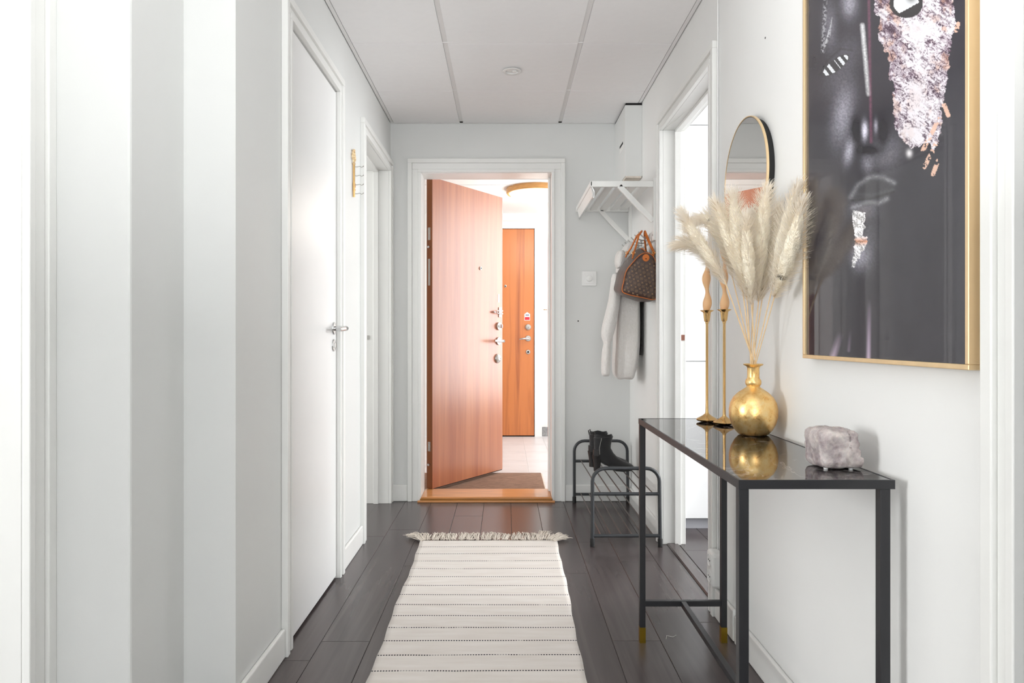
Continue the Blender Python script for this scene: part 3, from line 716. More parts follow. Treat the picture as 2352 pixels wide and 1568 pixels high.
# ---------------------------------------------------------------- boots
def boot(loc, label):
    t = thing('ankle_boot', label, 'boot', loc, 0, 'black ankle boots on the shoe rack')
    # sections from shaft top to toe: centre (x,z), half length along section, half width, tilt
    S = [(.055, .188, .054, .036, 0), (.052, .165, .050, .034, 2), (.050, .140, .047, .033, 4), (.050, .115, .047, .032, 12), (.060, .088, .050, .033, 32), (.085, .066, .042, .034, 55),
         (.120, .046, .032, .036, 68), (.155, .034, .024, .038, 76), (.190, .026, .019, .035, 84), (.212, .022, .014, .025, 88), (.222, .020, .006, .010, 90)]
    secs = []
    for (x, z, a, w_, tl) in S:
        c_, s_ = math.cos(R(tl)), math.sin(R(tl)); ring = []
        for k in range(24):
            q = 2*math.pi*k/24; e = a*math.cos(q); ring.append((x+e*c_, w_*math.sin(q), z+e*s_*1.0 if tl else z+.004*math.cos(q)))
        secs.append(ring)
    MB().loft(secs).build('upper', 'suede', t)
    MB().loft([[(x, y, z) for (x, y, z) in [(-.002+.052*(1-math.cos(q))*0+.028*math.cos(q)+.026-.0*0, .030*math.sin(q), zz) for q in [2*math.pi*k/20 for k in range(20)]]] for zz in (.085, .12)]).build('heel_counter', 'leather_black', t)
    MB().loft([[(.020+r*math.cos(q), r*1.05*math.sin(q), zz) for q in [2*math.pi*k/20 for k in range(20)]] for (zz, r) in ((.0, .019), (.03, .019), (.055, .022), (.088, .028))]).build('heel', 'leather_black', t)
    MB().loft([[(x, w_*s2, zb_+dz) for (s2, dz) in ((-1, 0), (1, 0), (1, .008), (-1, .008))] for (x, w_, zb_) in ((.03, .024, .070), (.06, .025, .045), (.09, .030, .018), (.12, .035, .003), (.16, .037, .0), (.20, .031, .003), (.222, .014, .010))], smooth=False).build('sole', 'sole' if 'rear' in label else 'rubber', t, bevel=.002)
    MB().loft([[(.055+.046*math.cos(q)*s2, .030*math.sin(q)*s2, z_+.003*math.sin(5*q)) for q in [2*math.pi*k/24 for k in range(24)]] for (s2, z_) in ((1.0, .180), (1.12, .193), (1.05, .199), (.85, .190), (.8, .14))], cap=False).build('cuff', 'suede', t)
    b = MB(); b.tube([(.003, .004, .18), (-.002, .004, .205), (.006, .004, .212), (.012, .004, .19)], .003, 6); b.build('pull_tab', 'leather_black', t)
    MB().tube([(.040, -.036, .185), (.028, -.035, .13), (.030, -.034, .095)], .0012, 6).build('zip', 'satin', t)
    return t
boot((.490, 3.86, .2605), 'front black suede ankle boot with block heel, toe towards the wall')
boot((.480, 3.985, .2605), 'rear black ankle boot half hidden behind the other boot')

# ---------------------------------------------------------------- hat rack
hr = thing('hat_rack', 'white wall-mounted hat rack with slats and angled braces', 'hat rack')
yn, yf2, zh = 3.51, 4.20, 1.772
for y in (yn, yf2):
    MB().box(.430, XR-.018, y-.009, y+.009, zh-.016, zh+.014).build('bracket_arm', 'trim', hr, bevel=.002)
    MB().box(XR-.018, XR, y-.020, y+.020, 1.487, 1.800).build('upright', 'trim', hr, bevel=.002)
    dx, dz = .745-.575, 1.585-1.762; L = math.hypot(dx, dz); T = Matrix.Translation((.575, y, 1.762)) @ Matrix.Rotation(math.atan2(-dz, dx), 4, 'Y')
    MB().box(0, L, -.009, .009, -.013, .013, mtx=T).build('brace', 'trim', hr, bevel=.002)
    disc('screw', 'satin', hr, (XR-.018, y, 1.515), .005, .002, (-1, 0, 0), 12)
for i, x in enumerate((.470, .530, .590, .650, .710)):
    MB().box(x-.019, x+.019, yn+.009, yf2-.009, zh-.010, zh+.004).build('slat', 'trim', hr, bevel=.002)
MB().box(.428, .438, yn-.009, yf2+.009, zh-.012, zh+.012).build('front_rail', 'trim', hr, bevel=.002)
T = Matrix.Translation((.436, 0, zh-.010)) @ Matrix.Rotation(R(-14), 4, 'Y')
MB().box(-.003, .003, yn+.02, yf2-.02, -.052, 0, mtx=T).build('drop_board', 'trim', hr, bevel=.001)
MB().tube([(.448, yn+.015, zh-.062), (.448, yf2-.015, zh-.062)], .005, 10).build('clothes_rail', 'chrome', hr)
for y in (yn+.015, yf2-.015): MB().tube([(.444, y, zh-.012), (.452, y, zh-.035), (.448, y, zh-.062)], .005, 8).build('rail_hook', 'chrome', hr)
MB().box(XR-.016, XR, yn+.02, yf2-.02, 1.490, 1.535).build('hook_board', 'trim', hr, bevel=.002)
for y in (3.60, 3.70, 3.80, 3.90, 4.00, 4.10):
    h = MB().box(XR-.019, XR-.016, y-.012, y+.012, 1.495, 1.530).build('coat_hook', 'satin', hr)
    MB().tube([(XR-.018, y, 1.512), (XR-.05, y, 1.518), (XR-.075, y, 1.545)], .0035, 8).build('prong', 'satin', h)
    MB().tube([(XR-.018, y, 1.503), (XR-.035, y, 1.497), (XR-.045, y, 1.512)], .003, 8).build('prong', 'satin', h)

# ---------------------------------------------------------------- coat
co = thing('coat', 'cream fluffy coat hanging from a hook behind the brown bag', 'coat')
zc = 3.93; k_ = zc/F
body = [  # py, x left, x right, half depth
 (556, 1443, 1452, .012), (566, 1432, 1458, .035), (580, 1423, 1463, .055), (598, 1416, 1466, .085), (640, 1413, 1468, .11), (690, 1415, 1468, .125), (740, 1411, 1467, .130),
 (790, 1408, 1466, .130), (830, 1406, 1460, .128), (855, 1406, 1453, .122), (866, 1409, 1450, .11), (869, 1418, 1446, .08)]
secs = []
for i, (py, xa, xb, dd) in enumerate(body):
    z = CH+(CY-py)*k_; xa_, xb_ = (xa-CX)*k_, min((xb-CX)*k_, .748); ring = []
    mx_, rx = (xa_+xb_)/2, (xb_-xa_)/2
    for q in range(40):
        a = 2*math.pi*q/40; f_ = 1+.05*math.sin(5*a+i*.25)*min(1, i/4)+.03*math.sin(9*a-i*.2)
        e = 2/2.8; cx_, sy_ = math.copysign(abs(math.cos(a))**e, math.cos(a)), math.copysign(abs(math.sin(a))**e, math.sin(a))
        ring.append((mx_+rx*cx_*min(f_, 1.03), zc-.03+dd*sy_*f_, z+.004*math.sin(3*a)))
    secs.append(ring)
MB().loft(secs).build('body', 'fur', co, sub=1)
sl = [(625, 1405, 1428, .03), (650, 1403, 1428, .045), (690, 1399, 1424, .05), (730, 1388, 1418, .052), (755, 1381, 1413, .052), (772, 1380, 1408, .050), (784, 1385, 1404, .040), (791, 1387, 1402, .034), (799, 1384, 1402, .040), (820, 1382, 1402, .045), (845, 1381, 1401, .047), (858, 1381, 1400, .045), (864, 1384, 1399, .032)]
zs = 3.80; ks = zs/F; secs = []
for i, (py, xa, xb, dd) in enumerate(sl):
    z = CH+(CY-py)*ks; mx_, rx = ((xa+xb)/2-CX)*ks, (xb-xa)/2*ks
    secs.append([(mx_+rx*math.cos(a)*(1+.06*math.sin(4*a+i)), zs+dd*math.sin(a), z+.003*math.sin(2*a+i)) for a in [2*math.pi*q/28 for q in range(28)]])
MB().loft(secs).build('sleeve', 'fur', co, sub=1)
b = MB(); secs = []
for (py, xa, xb) in ((572, 1420, 1436), (588, 1414, 1440), (604, 1413, 1436), (616, 1418, 1430)):
    z = CH+(CY-py)*ks; secs.append([(((xa+xb)/2-CX)*ks+(xb-xa)/2*ks*math.cos(a), zs+.03+.06*math.sin(a), z) for a in [2*math.pi*q/24 for q in range(24)]])
b.loft(secs); b.build('collar', 'fur', co, sub=1)
MB().tube([(.700, 3.90, 1.515), (.712, 3.90, 1.530), (.724, 3.90, 1.515)], .003, 8).build('hanging_loop', 'thread', co)
shade_strip = MB().box(.750, .759, 3.83, 3.93, .90, 1.30).build('coat_shade', 'leather_black', co, bevel=.003); shade_strip['label'] = 'dark strip standing in for the coat shadow against the wall'  # dark strip put in as the shadow between coat and wall

# ---------------------------------------------------------------- handbag
bg = thing('handbag', 'brown monogram duffel handbag with tan handles hanging on the rack', 'handbag')
out = [(.577, 1.222), (.620, 1.208), (.680, 1.196), (.735, 1.184), (.752, 1.186), (.7575, 1.205), (.7575, 1.290), (.752, 1.350), (.742, 1.392), (.722, 1.415), (.697, 1.421), (.672, 1.413), (.648, 1.390), (.623, 1.360), (.603, 1.338), (.594, 1.315), (.586, 1.270), (.577, 1.240)]
def rs(poly, n=60):
    P = [Vector(p) for p in poly]; P.append(P[0]); D = [0]
    for i in range(len(P)-1): D.append(D[-1]+(P[i+1]-P[i]).length)
    o_ = []
    for k in range(n):
        t = D[-1]*k/n; i = max(j for j in range(len(D)-1) if D[j] <= t)
        o_.append(P[i].lerp(P[i+1], (t-D[i])/(D[i+1]-D[i])))
    for _ in range(2): o_ = [(o_[i-1]+o_[i]*2+o_[(i+1) % n])/4 for i in range(n)]
    return o_
RS = rs(out); cen = sum(RS, Vector((0, 0)))/len(RS)
def bagsec(y, s_, lift, sag=0, top=0):
    ring = []
    for p in RS:
        q = cen+(p-cen)*s_; z = q.y+lift
        if p.y < cen.y: z -= sag*(1-abs(p.x-cen.x)/.1)*.8 if abs(p.x-cen.x) < .1 else 0
        else: z += top*max(0, 1-abs(p.x-.70)/.08)
        ring.append((min(q.x, .7585), y+.02*(cen.y-p.y), z))
    return ring
YB = 3.448
MB().loft([bagsec(YB, .97, 0), bagsec(YB+.006, 1.0, 0), bagsec(YB+.05, 1.03, .002, .016, .006), bagsec(YB+.10, 1.05, .006, .022, .018), bagsec(YB+.16, 1.06, .012, .022, .028), bagsec(YB+.22, 1.04, .018, .016, .024), bagsec(YB+.27, 1.0, .022, .006, .01), bagsec(YB+.285, .93, .022)]).build('body', 'canvas', bg, sub=1)
pp = [Vector(q) for q in bagsec(YB, .995, 0)]; pp.append(pp[0])
MB().tube([tuple(p) for p in pp], .002, 8).build('piping', 'tan', bg)
T = Matrix.Translation((.697, YB-.001, 1.398))
tb = MB(); ring = [(.0175*math.cos(a), .020*math.sin(a)-(.006 if math.sin(a) > 0 else .004)) for a in [2*math.pi*k/24 for k in range(24)]]
tb.loft([[(x, 0, z) for x, z in ring], [(x*.96, -.004, z*.96) for x, z in ring]], mtx=T)
h = tb.build('leather_tab', 'tan', bg); disc('tab_stud', 'black_hole', h, (.697, YB-.005, 1.388), .003, .0015, (0, -1, 0), 12)
# monogram motifs on the end panel
def flower(b, x, z, r, y):
    for k in range(4):
        a = k*math.pi/2+.78; ca_, sa_ = math.cos(a), math.sin(a); o0 = len(b.v)
        b.add([(x, y, z), (x+r*.45*ca_-r*.28*sa_, y, z+r*.45*sa_+r*.28*ca_), (x+r*ca_, y, z+r*sa_), (x+r*.45*ca_+r*.28*sa_, y, z+r*.45*sa_-r*.28*ca_)], [(0, 1, 2, 3)])
def bar(b, x0, z0, x1, z1, w_, y):
    d = Vector((x1-x0, z1-z0)).normalized()*w_/2; b.add([(x0-d.y, y, z0+d.x), (x1-d.y, y, z1+d.x), (x1+d.y, y, z1-d.x), (x0+d.y, y, z0-d.x)], [(0, 1, 2, 3)])
def ringm(b, x, z, r, w_, y):
    for k in range(12):
        a0, a1 = 2*math.pi*k/12, 2*math.pi*(k+1)/12; b.add([(x+r*math.cos(a0), y, z+r*math.sin(a0)), (x+r*math.cos(a1), y, z+r*math.sin(a1)), (x+(r-w_)*math.cos(a1), y, z+(r-w_)*math.sin(a1)), (x+(r-w_)*math.cos(a0), y, z+(r-w_)*math.sin(a0))], [(0, 1, 2, 3)])
def inside(x, z, poly):
    c_ = False; n = len(poly)
    for i in range(n):
        a, d = poly[i], poly[i-1]
        if (a.y > z) != (d.y > z) and x < (d.x-a.x)*(z-a.y)/(d.y-a.y)+a.x: c_ = not c_
    return c_
b = MB(); shr = [cen+(p-cen)*.92 for p in RS]
for i in range(-8, 9):
    for j_ in range(-10, 11):
        a0 = R(-22); gx_, gz_ = i*.0225+(.01125 if j_ % 2 else 0), j_*.0165
        x = .675+gx_*math.cos(a0)-gz_*math.sin(a0); z = 1.29+gx_*math.sin(a0)+gz_*math.cos(a0)
        if not inside(x, z, shr) or (Vector((x, z))-Vector((.697, 1.395))).length < .028: continue
        y = YB-.0015+.02*(cen.y-z); kd = (i+2*j_) % 4
        if j_ % 2: flower(b, x, z, .0072, y)
        elif kd == 0: ringm(b, x, z, .0078, .0013, y); flower(b, x, z, .005, y)
        elif kd == 2: bar(b, x-.006, z+.006, x-.003, z-.006, .0016, y); bar(b, x-.003, z-.006, x+.003, z-.006, .0016, y); bar(b, x-.003, z+.006, x+.002, z-.004, .0014, y-.0002); bar(b, x+.002, z-.004, x+.007, z+.006, .0014, y)
        else:
            for (p, q) in (((-.006, -.006), (.006, -.006)), ((.006, -.006), (.006, .006)), ((.006, .006), (-.006, .006)), ((-.006, .006), (-.006, -.006))): bar(b, x+p[0], z+p[1], x+q[0], z+q[1], .0011, y)
            flower(b, x, z, .004, y)
o = b.build('monogram_print', 'monogram', bg, fix=False); o['label'] = 'tan interlocking letters and flower motifs'; o['kind'] = 'stuff'
sd = o.modifiers.new('t', 'SOLIDIFY'); sd.thickness = .0004
for (xa, xb, nm) in ((.640, .655, 'near'), (.742, .738, 'far')):
    P = [(xa, 3.50, 1.395 if nm == 'near' else 1.402), (xa+.008, 3.508, 1.425), (xa*.75+.735*.25, 3.530, 1.46), (xa*.4+.715*.6, 3.575, 1.520), (.706 if nm == 'near' else .722, 3.60, 1.546), (xa*.4+.715*.6, 3.625, 1.525), (xa*.75+.735*.25, 3.670, 1.47), (xa+.008, 3.69, 1.445), (xa, 3.70, 1.425)]
    MB().tube(P, [.006, .0065, .007, .0075, .0075, .0075, .007, .0065, .006], 10, flat=.65).build('handle', 'tan', bg)
    for y, z in ((3.508, 1.424), (3.69, 1.446)):
        MB().tube([(xa+.007+.008*math.cos(a), y, z+.008*math.sin(a)) for a in [2*math.pi*k/12 for k in range(13)]], .002, 8).build('handle_ring', 'brass', bg)
MB().tube([(.700, YB+.02, 1.428), (.700, YB+.10, 1.452), (.700, YB+.20, 1.462), (.700, YB+.27, 1.455)], .003, 8).build('zip', 'tan', bg)

# ---------------------------------------------------------------- console table
ct = thing('console_table', 'narrow black console table with glossy dark marble top', 'table')
X0, X1, Y0, Y1, HT = .441, .7365, 1.315, 2.304, .733; tb_ = .019
b = MB()
fr = MB(); fr.box(X0, X1, Y0, Y0+tb_, HT-.0145, HT+.0005); fr.box(X0, X1, Y1-tb_, Y1, HT-.0145, HT+.0005)
fr.box(X0, X0+tb_*.35, Y0+tb_, Y1-tb_, HT-.0145, HT+.0005); fr.box(X1-tb_*.35, X1, Y0+tb_, Y1-tb_, HT-.0145, HT+.0005)
fr = MB(); e_ = .004
fr.box(X0, X1, Y0, Y0+e_, HT-.0165, HT+.0006); fr.box(X0, X1, Y1-e_, Y1, HT-.0165, HT+.0006); fr.box(X0, X0+e_, Y0+e_, Y1-e_, HT-.0165, HT+.0006); fr.box(X1-e_, X1, Y0+e_, Y1-e_, HT-.0165, HT+.0006)
fr.build('top_frame', 'black_metal', ct)
MB().box(X0+e_, X1-e_, Y0+e_, Y1-e_, HT-.012, HT).build('marble_top', 'marble', ct)
L0, L1 = X0+.001, X1-.008
for (x, y) in ((L0, Y0+.001), (L1-tb_, Y0+.001), (L0, Y1-tb_-.001), (L1-tb_, Y1-tb_-.001)):
    h = MB().box(x, x+tb_, y, y+tb_, .045, HT-.0165).build('leg', 'black_metal', ct, bevel=.0012)
    MB().box(x-.0004, x+tb_+.0004, y-.0004, y+tb_+.0004, 0, .050).build('brass_foot', 'brass_foot', h)
for y in (Y0+.001, Y1-tb_-.001): MB().box(L0+tb_, L1-tb_, y+.002, y+tb_-.002, .118, .136).build('cross_bar', 'black_metal', ct, bevel=.001)
MB().box((L0+L1)/2-.008, (L0+L1)/2+.008, Y0+tb_-.001, Y1-tb_-.001, .118, .136).build('stretcher', 'black_metal', ct, bevel=.001)

# ---------------------------------------------------------------- candlesticks + candles
def candlestick(x, y, label):
    t = thing('candlestick', label, 'candlestick', (x, y, HT), 0, 'tall brass candlesticks')
    MB().lathe([(.001, 0), (.020, .001), (.031, .0045), (.0335, .008), (.031, .011), (.016, .019), (.0065, .026), (.005, .031)], n=48).build('base', 'brass', t)
    MB().lathe([(.0048, .029), (.0042, .06), (.0040, .310), (.0052, .314), (.0052, .318)], n=20).build('stem', 'brass', t)
    MB().lathe([(.004, .316), (.0085, .320), (.0095, .326), (.0115, .344), (.0125, .348), (.021, .353), (.0215, .3545), (.019, .355), (.0105, .352), (.0095, .335)], n=36).build('cup', 'brass', t)
    return t
def candle(x, y, label, ph):
    t = tag(MB().tube([(.002*math.sin(k*.45+ph), .002*math.cos(k*.45+ph), .004+.235*k/30) for k in range(31)],
        [.0088]+[(.0100+.0042*math.sin(k*.62+ph)) * (1-.35*(k/30)**3) for k in range(1, 30)]+[.002], 18).build('candle', 'candle'), label, 'candle', 'beige twisted candles')
    t.location = (x, y, HT+.336); MB().tube([(0, 0, .236), (.001, 0, .246)], .0009, 6).build('wick', 'thread', t)
candlestick(.642, 2.215, 'farther tall brass candlestick, left of the pair on the console'); candlestick(.6735, 2.14, 'nearer tall brass candlestick beside the gold vase')
candle(.642, 2.215, 'beige wavy candle in the farther candlestick', -1.3); candle(.6735, 2.14, 'beige wavy candle in the candlestick beside the vase', -1.0)

# ---------------------------------------------------------------- vase and pampas
VX, VY = .686, 1.925
va = thing('vase', 'round gold-leaf glass vase with a narrow neck on the console', 'vase', (VX, VY, HT))
prof = [(.001, .0005), (.034, .0005), (.040, .003), (.050, .014), (.0595, .032), (.0645, .052), (.0648, .070), (.0615, .088), (.053, .104), (.040, .117), (.027, .126), (.0195, .131), (.0165, .135)]
MB().lathe(prof, n=64).build('body', 'goldleaf', va)
MB().lathe([(.0165, .134), (.0205, .139), (.0215, .145), (.0205, .151), (.0165, .156), (.0160, .162), (.0160, .184), (.018, .189), (.0255, .1925), (.0268, .1945), (.0255, .196), (.0150, .192), (.0130, .180), (.0125, .15)], n=48).build('neck', 'goldleaf', va)
def ray(px, py, y): return Vector(((px-CX)*y/F, y, CH+(CY-py)*y/F))
PL = [ # tip px, py, depth; mid; base of plume; radius; strands ; description
 ((1556, 560, 1.98), (1612, 575, 1.96), (1668, 655, 1.93), .021, 'lowest pampas plume reaching furthest left'),
 ((1568, 492, 1.93), (1606, 555, 1.93), (1664, 642, 1.925), .020, 'straight pampas plume pointing up left'),
 ((1590, 514, 2.02), (1640, 518, 2.00), (1682, 636, 1.96), .023, 'pampas plume arching over to the left'),
 ((1642, 462, 1.90), (1673, 545, 1.90), (1706, 668, 1.92), .022, 'slim pampas plume left of the mirror'),
 ((1682, 445, 1.86), (1696, 545, 1.88), (1716, 690, 1.92), .026, 'thick pale pampas plume in front of the mirror'),
 ((1726, 488, 1.95), (1727, 570, 1.94), (1730, 690, 1.93), .023, 'short central pampas plume'),
 ((1762, 434, 1.84), (1749, 540, 1.87), (1742, 695, 1.92), .027, 'tall thick pampas plume at the mirror edge'),
 ((1792, 470, 1.90), (1772, 570, 1.90), (1750, 690, 1.92), .022, 'pampas plume behind the two tallest'),
 ((1834, 428, 1.72), (1802, 535, 1.78), (1772, 668, 1.86), .020, 'tallest pampas plume leaning to the poster'),
 ((1842, 462, 1.66), (1815, 580, 1.72), (1778, 684, 1.83), .025, 'rightmost fluffy pampas plume beside the poster'),
 ((1712, 500, 1.83), (1718, 590, 1.86), (1726, 700, 1.91), .022, 'pampas plume in the front middle'),
]
def bez(a, m, b_, t): return a*(1-t)**2+m*2*t*(1-t)+b_*t*t
rg = np.random.RandomState(5)
neck = Vector((VX, VY, HT+.19))
for i, (tip, mid, base, rad, lab) in enumerate(PL):
    root = thing('pampas_grass', lab, 'dried grass', (VX, VY, HT+.03), 0, 'pampas grass in the gold vase')
    off = Vector((VX, VY, HT+.03))
    T_, B_ = ray(*tip), ray(*base); Mi = ray(*mid); ctrl = Mi*2-(T_+B_)/2
    an = 2*math.pi*i/len(PL); nk = neck+Vector((.007*math.cos(an), .007*math.sin(an), 0))
    P = [tuple(off*0+Vector((.012*math.cos(an+2), .012*math.sin(an+2), 0)))]+[tuple(nk.lerp(B_, k/5)-off+Vector((0, 0, .0))) for k in range(6)]
    pl_ = [bez(B_, ctrl, T_, k/14) for k in range(15)]
    P += [tuple(p-off) for p in pl_[1:-1]]
    MB().tube(P, [.0016]*7+[.0016-.001*k/13 for k in range(13)], 6).build('stem', 'stem', root)
    # strands
    secs = []
    for k in range(21):
        q = k/20; p = bez(B_, ctrl, T_, min(q*.97, 1)); tg = (bez(B_, ctrl, T_, min(q*.97+.01, 1))-p).normalized(); U = tg.orthogonal().normalized(); V = tg.cross(U)
        r_ = max(.0008, (math.sin(math.pi*min(q*.96+.02, 1))**.75)*rad*.72*min(1, q*3.5+.08))
        secs.append([tuple(p+(U*math.cos(c_)+V*math.sin(c_))*r_*(1+.18*math.sin(c_*5+k*1.3))-off) for c_ in [2*math.pi*j/18 for j in range(18)]])
    cb_ = MB().loft(secs); cb_.v = [(min(v[0], .755-off.x), v[1], v[2]) for v in cb_.v]; cb_.build('plume_core', 'plume_core', root)
    N = 1900; vs = np.zeros((N*8, 3)); tpar = rg.rand(N)**.9; lens = rg.uniform(.45, 1.2, N)**1.2; a = rg.rand(N)*2*np.pi
    fs = []
    bl = np.array([list(p) for p in pl_]); bl = np.array([[*bez(B_, ctrl, T_, k/60)] for k in range(61)])
    idx = (tpar*59).astype(int); fr_ = tpar*59-idx
    pos = bl[idx]*(1-fr_[:, None])+bl[idx+1]*fr_[:, None]; tan_ = bl[idx+1]-bl[idx]; tan_ /= np.linalg.norm(tan_, axis=1)[:, None]
    ref = np.tile(np.array([0.3, 1, .2]), (N, 1)); uu = np.cross(tan_, ref); uu /= np.linalg.norm(uu, axis=1)[:, None]; vv = np.cross(tan_, uu)
    rad_dir = uu*np.cos(a)[:, None]+vv*np.sin(a)[:, None]; side = -uu*np.sin(a)[:, None]+vv*np.cos(a)[:, None]
    env = np.sin(np.pi*np.clip(tpar*.86+.10, 0, 1))**.6*rad*1.75
    for s_ in range(4):
        q = s_/3.0
        c_ = pos+rad_dir*(env*lens*(q**.8))[:, None]+tan_*(.026*lens*q*(1+.3*q))[:, None]+np.array([0, 0, -.006])*(q**2)+side*(rg.uniform(-.002, .002, N)*q)[:, None]
        w_ = .0009*(1-.75*q)+.0001
        vs[s_*2::8] = c_+side*w_; vs[s_*2+1::8] = c_-side*w_
    vs[:, 0] = np.minimum(vs[:, 0], .757)
    base_i = np.arange(N)*8
    F_ = np.concatenate([np.stack([base_i+2*s_, base_i+2*s_+1, base_i+2*s_+3, base_i+2*s_+2], 1) for s_ in range(3)])
    me = bpy.data.meshes.new('plume'); me.vertices.add(N*8); me.vertices.foreach_set('co', (vs-np.array(off)).ravel())
    me.loops.add(F_.size); me.loops.foreach_set('vertex_index', F_.ravel().astype(np.int32)); me.polygons.add(len(F_)); me.polygons.foreach_set('loop_start', np.arange(0, F_.size, 4, dtype=np.int32))
    me.materials.append(M['plume']); me.update(calc_edges=True); me.validate()
    o = bpy.data.objects.new('plume', me); COL.objects.link(o); o.parent = root

# ---------------------------------------------------------------- rock candle holder
rk = thing('rock_lamp', 'rough grey crystal rock block on small feet at the near end of the console', 'rock lamp', (.683, 1.455, HT))
bm = bmesh.new(); bmesh.ops.create_cube(bm, size=1); bmesh.ops.subdivide_edges(bm, edges=bm.edges[:], cuts=22, use_grid_fill=True)
from mathutils import noise
for v in bm.verts:
    p = v.co.copy(); n4 = (abs(p.x)**6+abs(p.y)**6+abs(p.z)**6)**(1/6); q = p/n4*.5
    c_ = Vector((q.x*.086, q.y*.094, q.z*.079))
    if q.x > .2 and q.z > 0: c_.x -= .004
    nn = noise.noise(q*2.2+Vector((3, 1, 5)))*.0035+noise.noise(q*6+Vector((1, 7, 2)))*.0028+noise.noise(q*18)*.0016
    c_ += q.normalized()*nn; c_.z += .0415; c_.x += (.012 if q.z < -.2 else 0)*(q.x > 0)*.5
    v.co = c_
me = bpy.data.meshes.new('stone'); bm.to_mesh(me); bm.free(); me.polygons.foreach_set('use_smooth', [True]*len(me.polygons)); me.materials.append(M['salt'])
o = bpy.data.objects.new('stone', me); COL.objects.link(o); o.parent = rk
for (x, y) in ((-.026, -.028), (.024, -.030), (.024, .030), (-.026, .028)): MB().lathe([(.004, 0), (.0045, .002), (.004, .010)], c=(x, y, 0), n=14).build('foot', 'plastic', rk)

# ---------------------------------------------------------------- round mirror
mi = thing('round_mirror', 'round wall mirror with a thin gold rim behind the pampas grass', 'mirror', (XR, 2.150, 1.487))
q = Matrix.Rotation(R(-90), 4, 'Y')
MB().lathe([(.180, .0), (.180, .016), (.187, .016), (.187, .0235)], n=96, mtx=q).build('backing', 'rubber', mi)
MB().lathe([(.1865, .0225), (.1865, .0262), (.1895, .0262), (.1895, .019), (.187, .019)], n=96, mtx=q).build('gold_rim', 'gold_frame', mi)
MB().lathe([(.0005, .0252), (.1848, .0252), (.1848, .0243), (.0005, .0243)], n=96, mtx=q).build('mirror_glass', 'mirror', mi)

# ---------------------------------------------------------------- framed poster
XP = .735; yA, yB_, zA, zB = 1.105, 1.722, .951, 1.870
po = thing('framed_poster', 'large gold-framed poster of a dark face with pale metallic flakes', 'poster', (0, 0, 0))
e_ = .009
b1 = {'bottom': (yA, yB_, zA, zA+e_), 'top': (yA, yB_, zB-e_, zB), 'far': (yB_-e_, yB_, zA+e_, zB-e_), 'near': (yA, yA+e_, zA+e_, zB-e_)}
for k in b1:
    y0, y1, z0, z1 = b1[k]; MB().box(XP, XP+.022, y0, y1, z0, z1).build('frame_rail', 'gold_frame', po, bevel=.0012)
MB().box(XP+.007, XR-.002, yA+.012, yB_-.012, zA+.012, zB-.012).build('backboard', 'black_hole', po)
NU, NV = 320, 600; Yg = np.linspace(yA+e_-.001, yB_-e_+.001, NU+1); Zg = np.linspace(zA+e_-.001, zB-e_+.001, NV+1)
YY, ZZ = np.meshgrid(Yg, Zg); PX = CX+XP*F/YY; PY = CY-(ZZ-CH)*F/YY     # where the artwork's features sit on the sheet
def vnoise(x, y, seed):
    r_ = np.random.RandomState(seed); g = r_.rand(256, 256); xi = np.floor(x).astype(int); yi = np.floor(y).astype(int); fx = x-xi; fy = y-yi
    fx = fx*fx*(3-2*fx); fy = fy*fy*(3-2*fy); G = lambda a, b_: g[a % 256, b_ % 256]
    return (G(xi, yi)*(1-fx)+G(xi+1, yi)*fx)*(1-fy)+(G(xi, yi+1)*(1-fx)+G(xi+1, yi+1)*fx)*fy
def fbm(x, y, seed, o_=4): return sum(vnoise(x*2**k, y*2**k, seed+k)/2**k for k in range(o_))/sum(1/2**k for k in range(o_))
def seg(ax, ay, bx, by):
    dx, dy = bx-ax, by-ay; t = np.clip(((PX-ax)*dx+(PY-ay)*dy)/(dx*dx+dy*dy), 0, 1); return np.hypot(PX-ax-t*dx, PY-ay-t*dy), t
def pathd(pts): return np.min([seg(*pts[i], *pts[i+1])[0] for i in range(len(pts)-1)], 0)
def blob(cx, cy, rx, ry, rot=0):
    c_, s_ = math.cos(rot), math.sin(rot); dx, dy = PX-cx, PY-cy; return np.exp(-(((dx*c_+dy*s_)/rx)**2+((-dx*s_+dy*c_)/ry)**2))
def polyin(pts):
    ins = np.zeros(PX.shape, bool); n = len(pts)
    jx = (fbm(PX/9, PY/9, 60)-.5)*14; jy = (fbm(PX/9, PY/9, 70)-.5)*14; X_, Y_ = PX+jx, PY+jy
    for i in range(n):
        (ax, ay), (bx, by) = pts[i], pts[i-1]
        cnd = (ay > Y_) != (by > Y_); xx_ = (bx-ax)*(Y_-ay)/((by-ay) if by != ay else 1e-9)+ax; ins ^= cnd & (X_ < xx_)
    return ins
g = .012+.010*fbm(PX/40, PY/60, 3)
grain = fbm(PX/3, PY/3, 9, 2)
lum = g.copy()
for (cx_, cy_, rx, ry, rot, amp) in ((1930, 262, 22, 62, .15, .085), (1945, 345, 10, 28, .2, .12), (1979, 300, 6, 18, 0, .28), (2005, 290, 4, 14, 0, .10), (1900, 60, 14, 50, 0, .04), (1944, 8, 16, 30, 0, .09),
        (1985, 375, 12, 18, 0, .05), (2030, 350, 30, 40, .3, .03), (1905, 560, 40, 80, 0, .006), (1968, 590, 18, 26, 0, .08), (1985, 560, 22, 55, 0, .02), (1975, 480, 30, 20, 0, .03), (1925, 150, 30, 60, .4, .03)):
    lum += amp*blob(cx_, cy_, rx, ry, rot)*(.55+.9*grain)
for (cx_, cy_, rx, ry, amp) in ((1958, 300, 12, 40, .9), (2022, 310, 12, 34, .8), (1990, 345, 26, 9, .9), (1912, 150, 44, 40, .35)): lum *= 1-amp*blob(cx_, cy_, rx, ry)
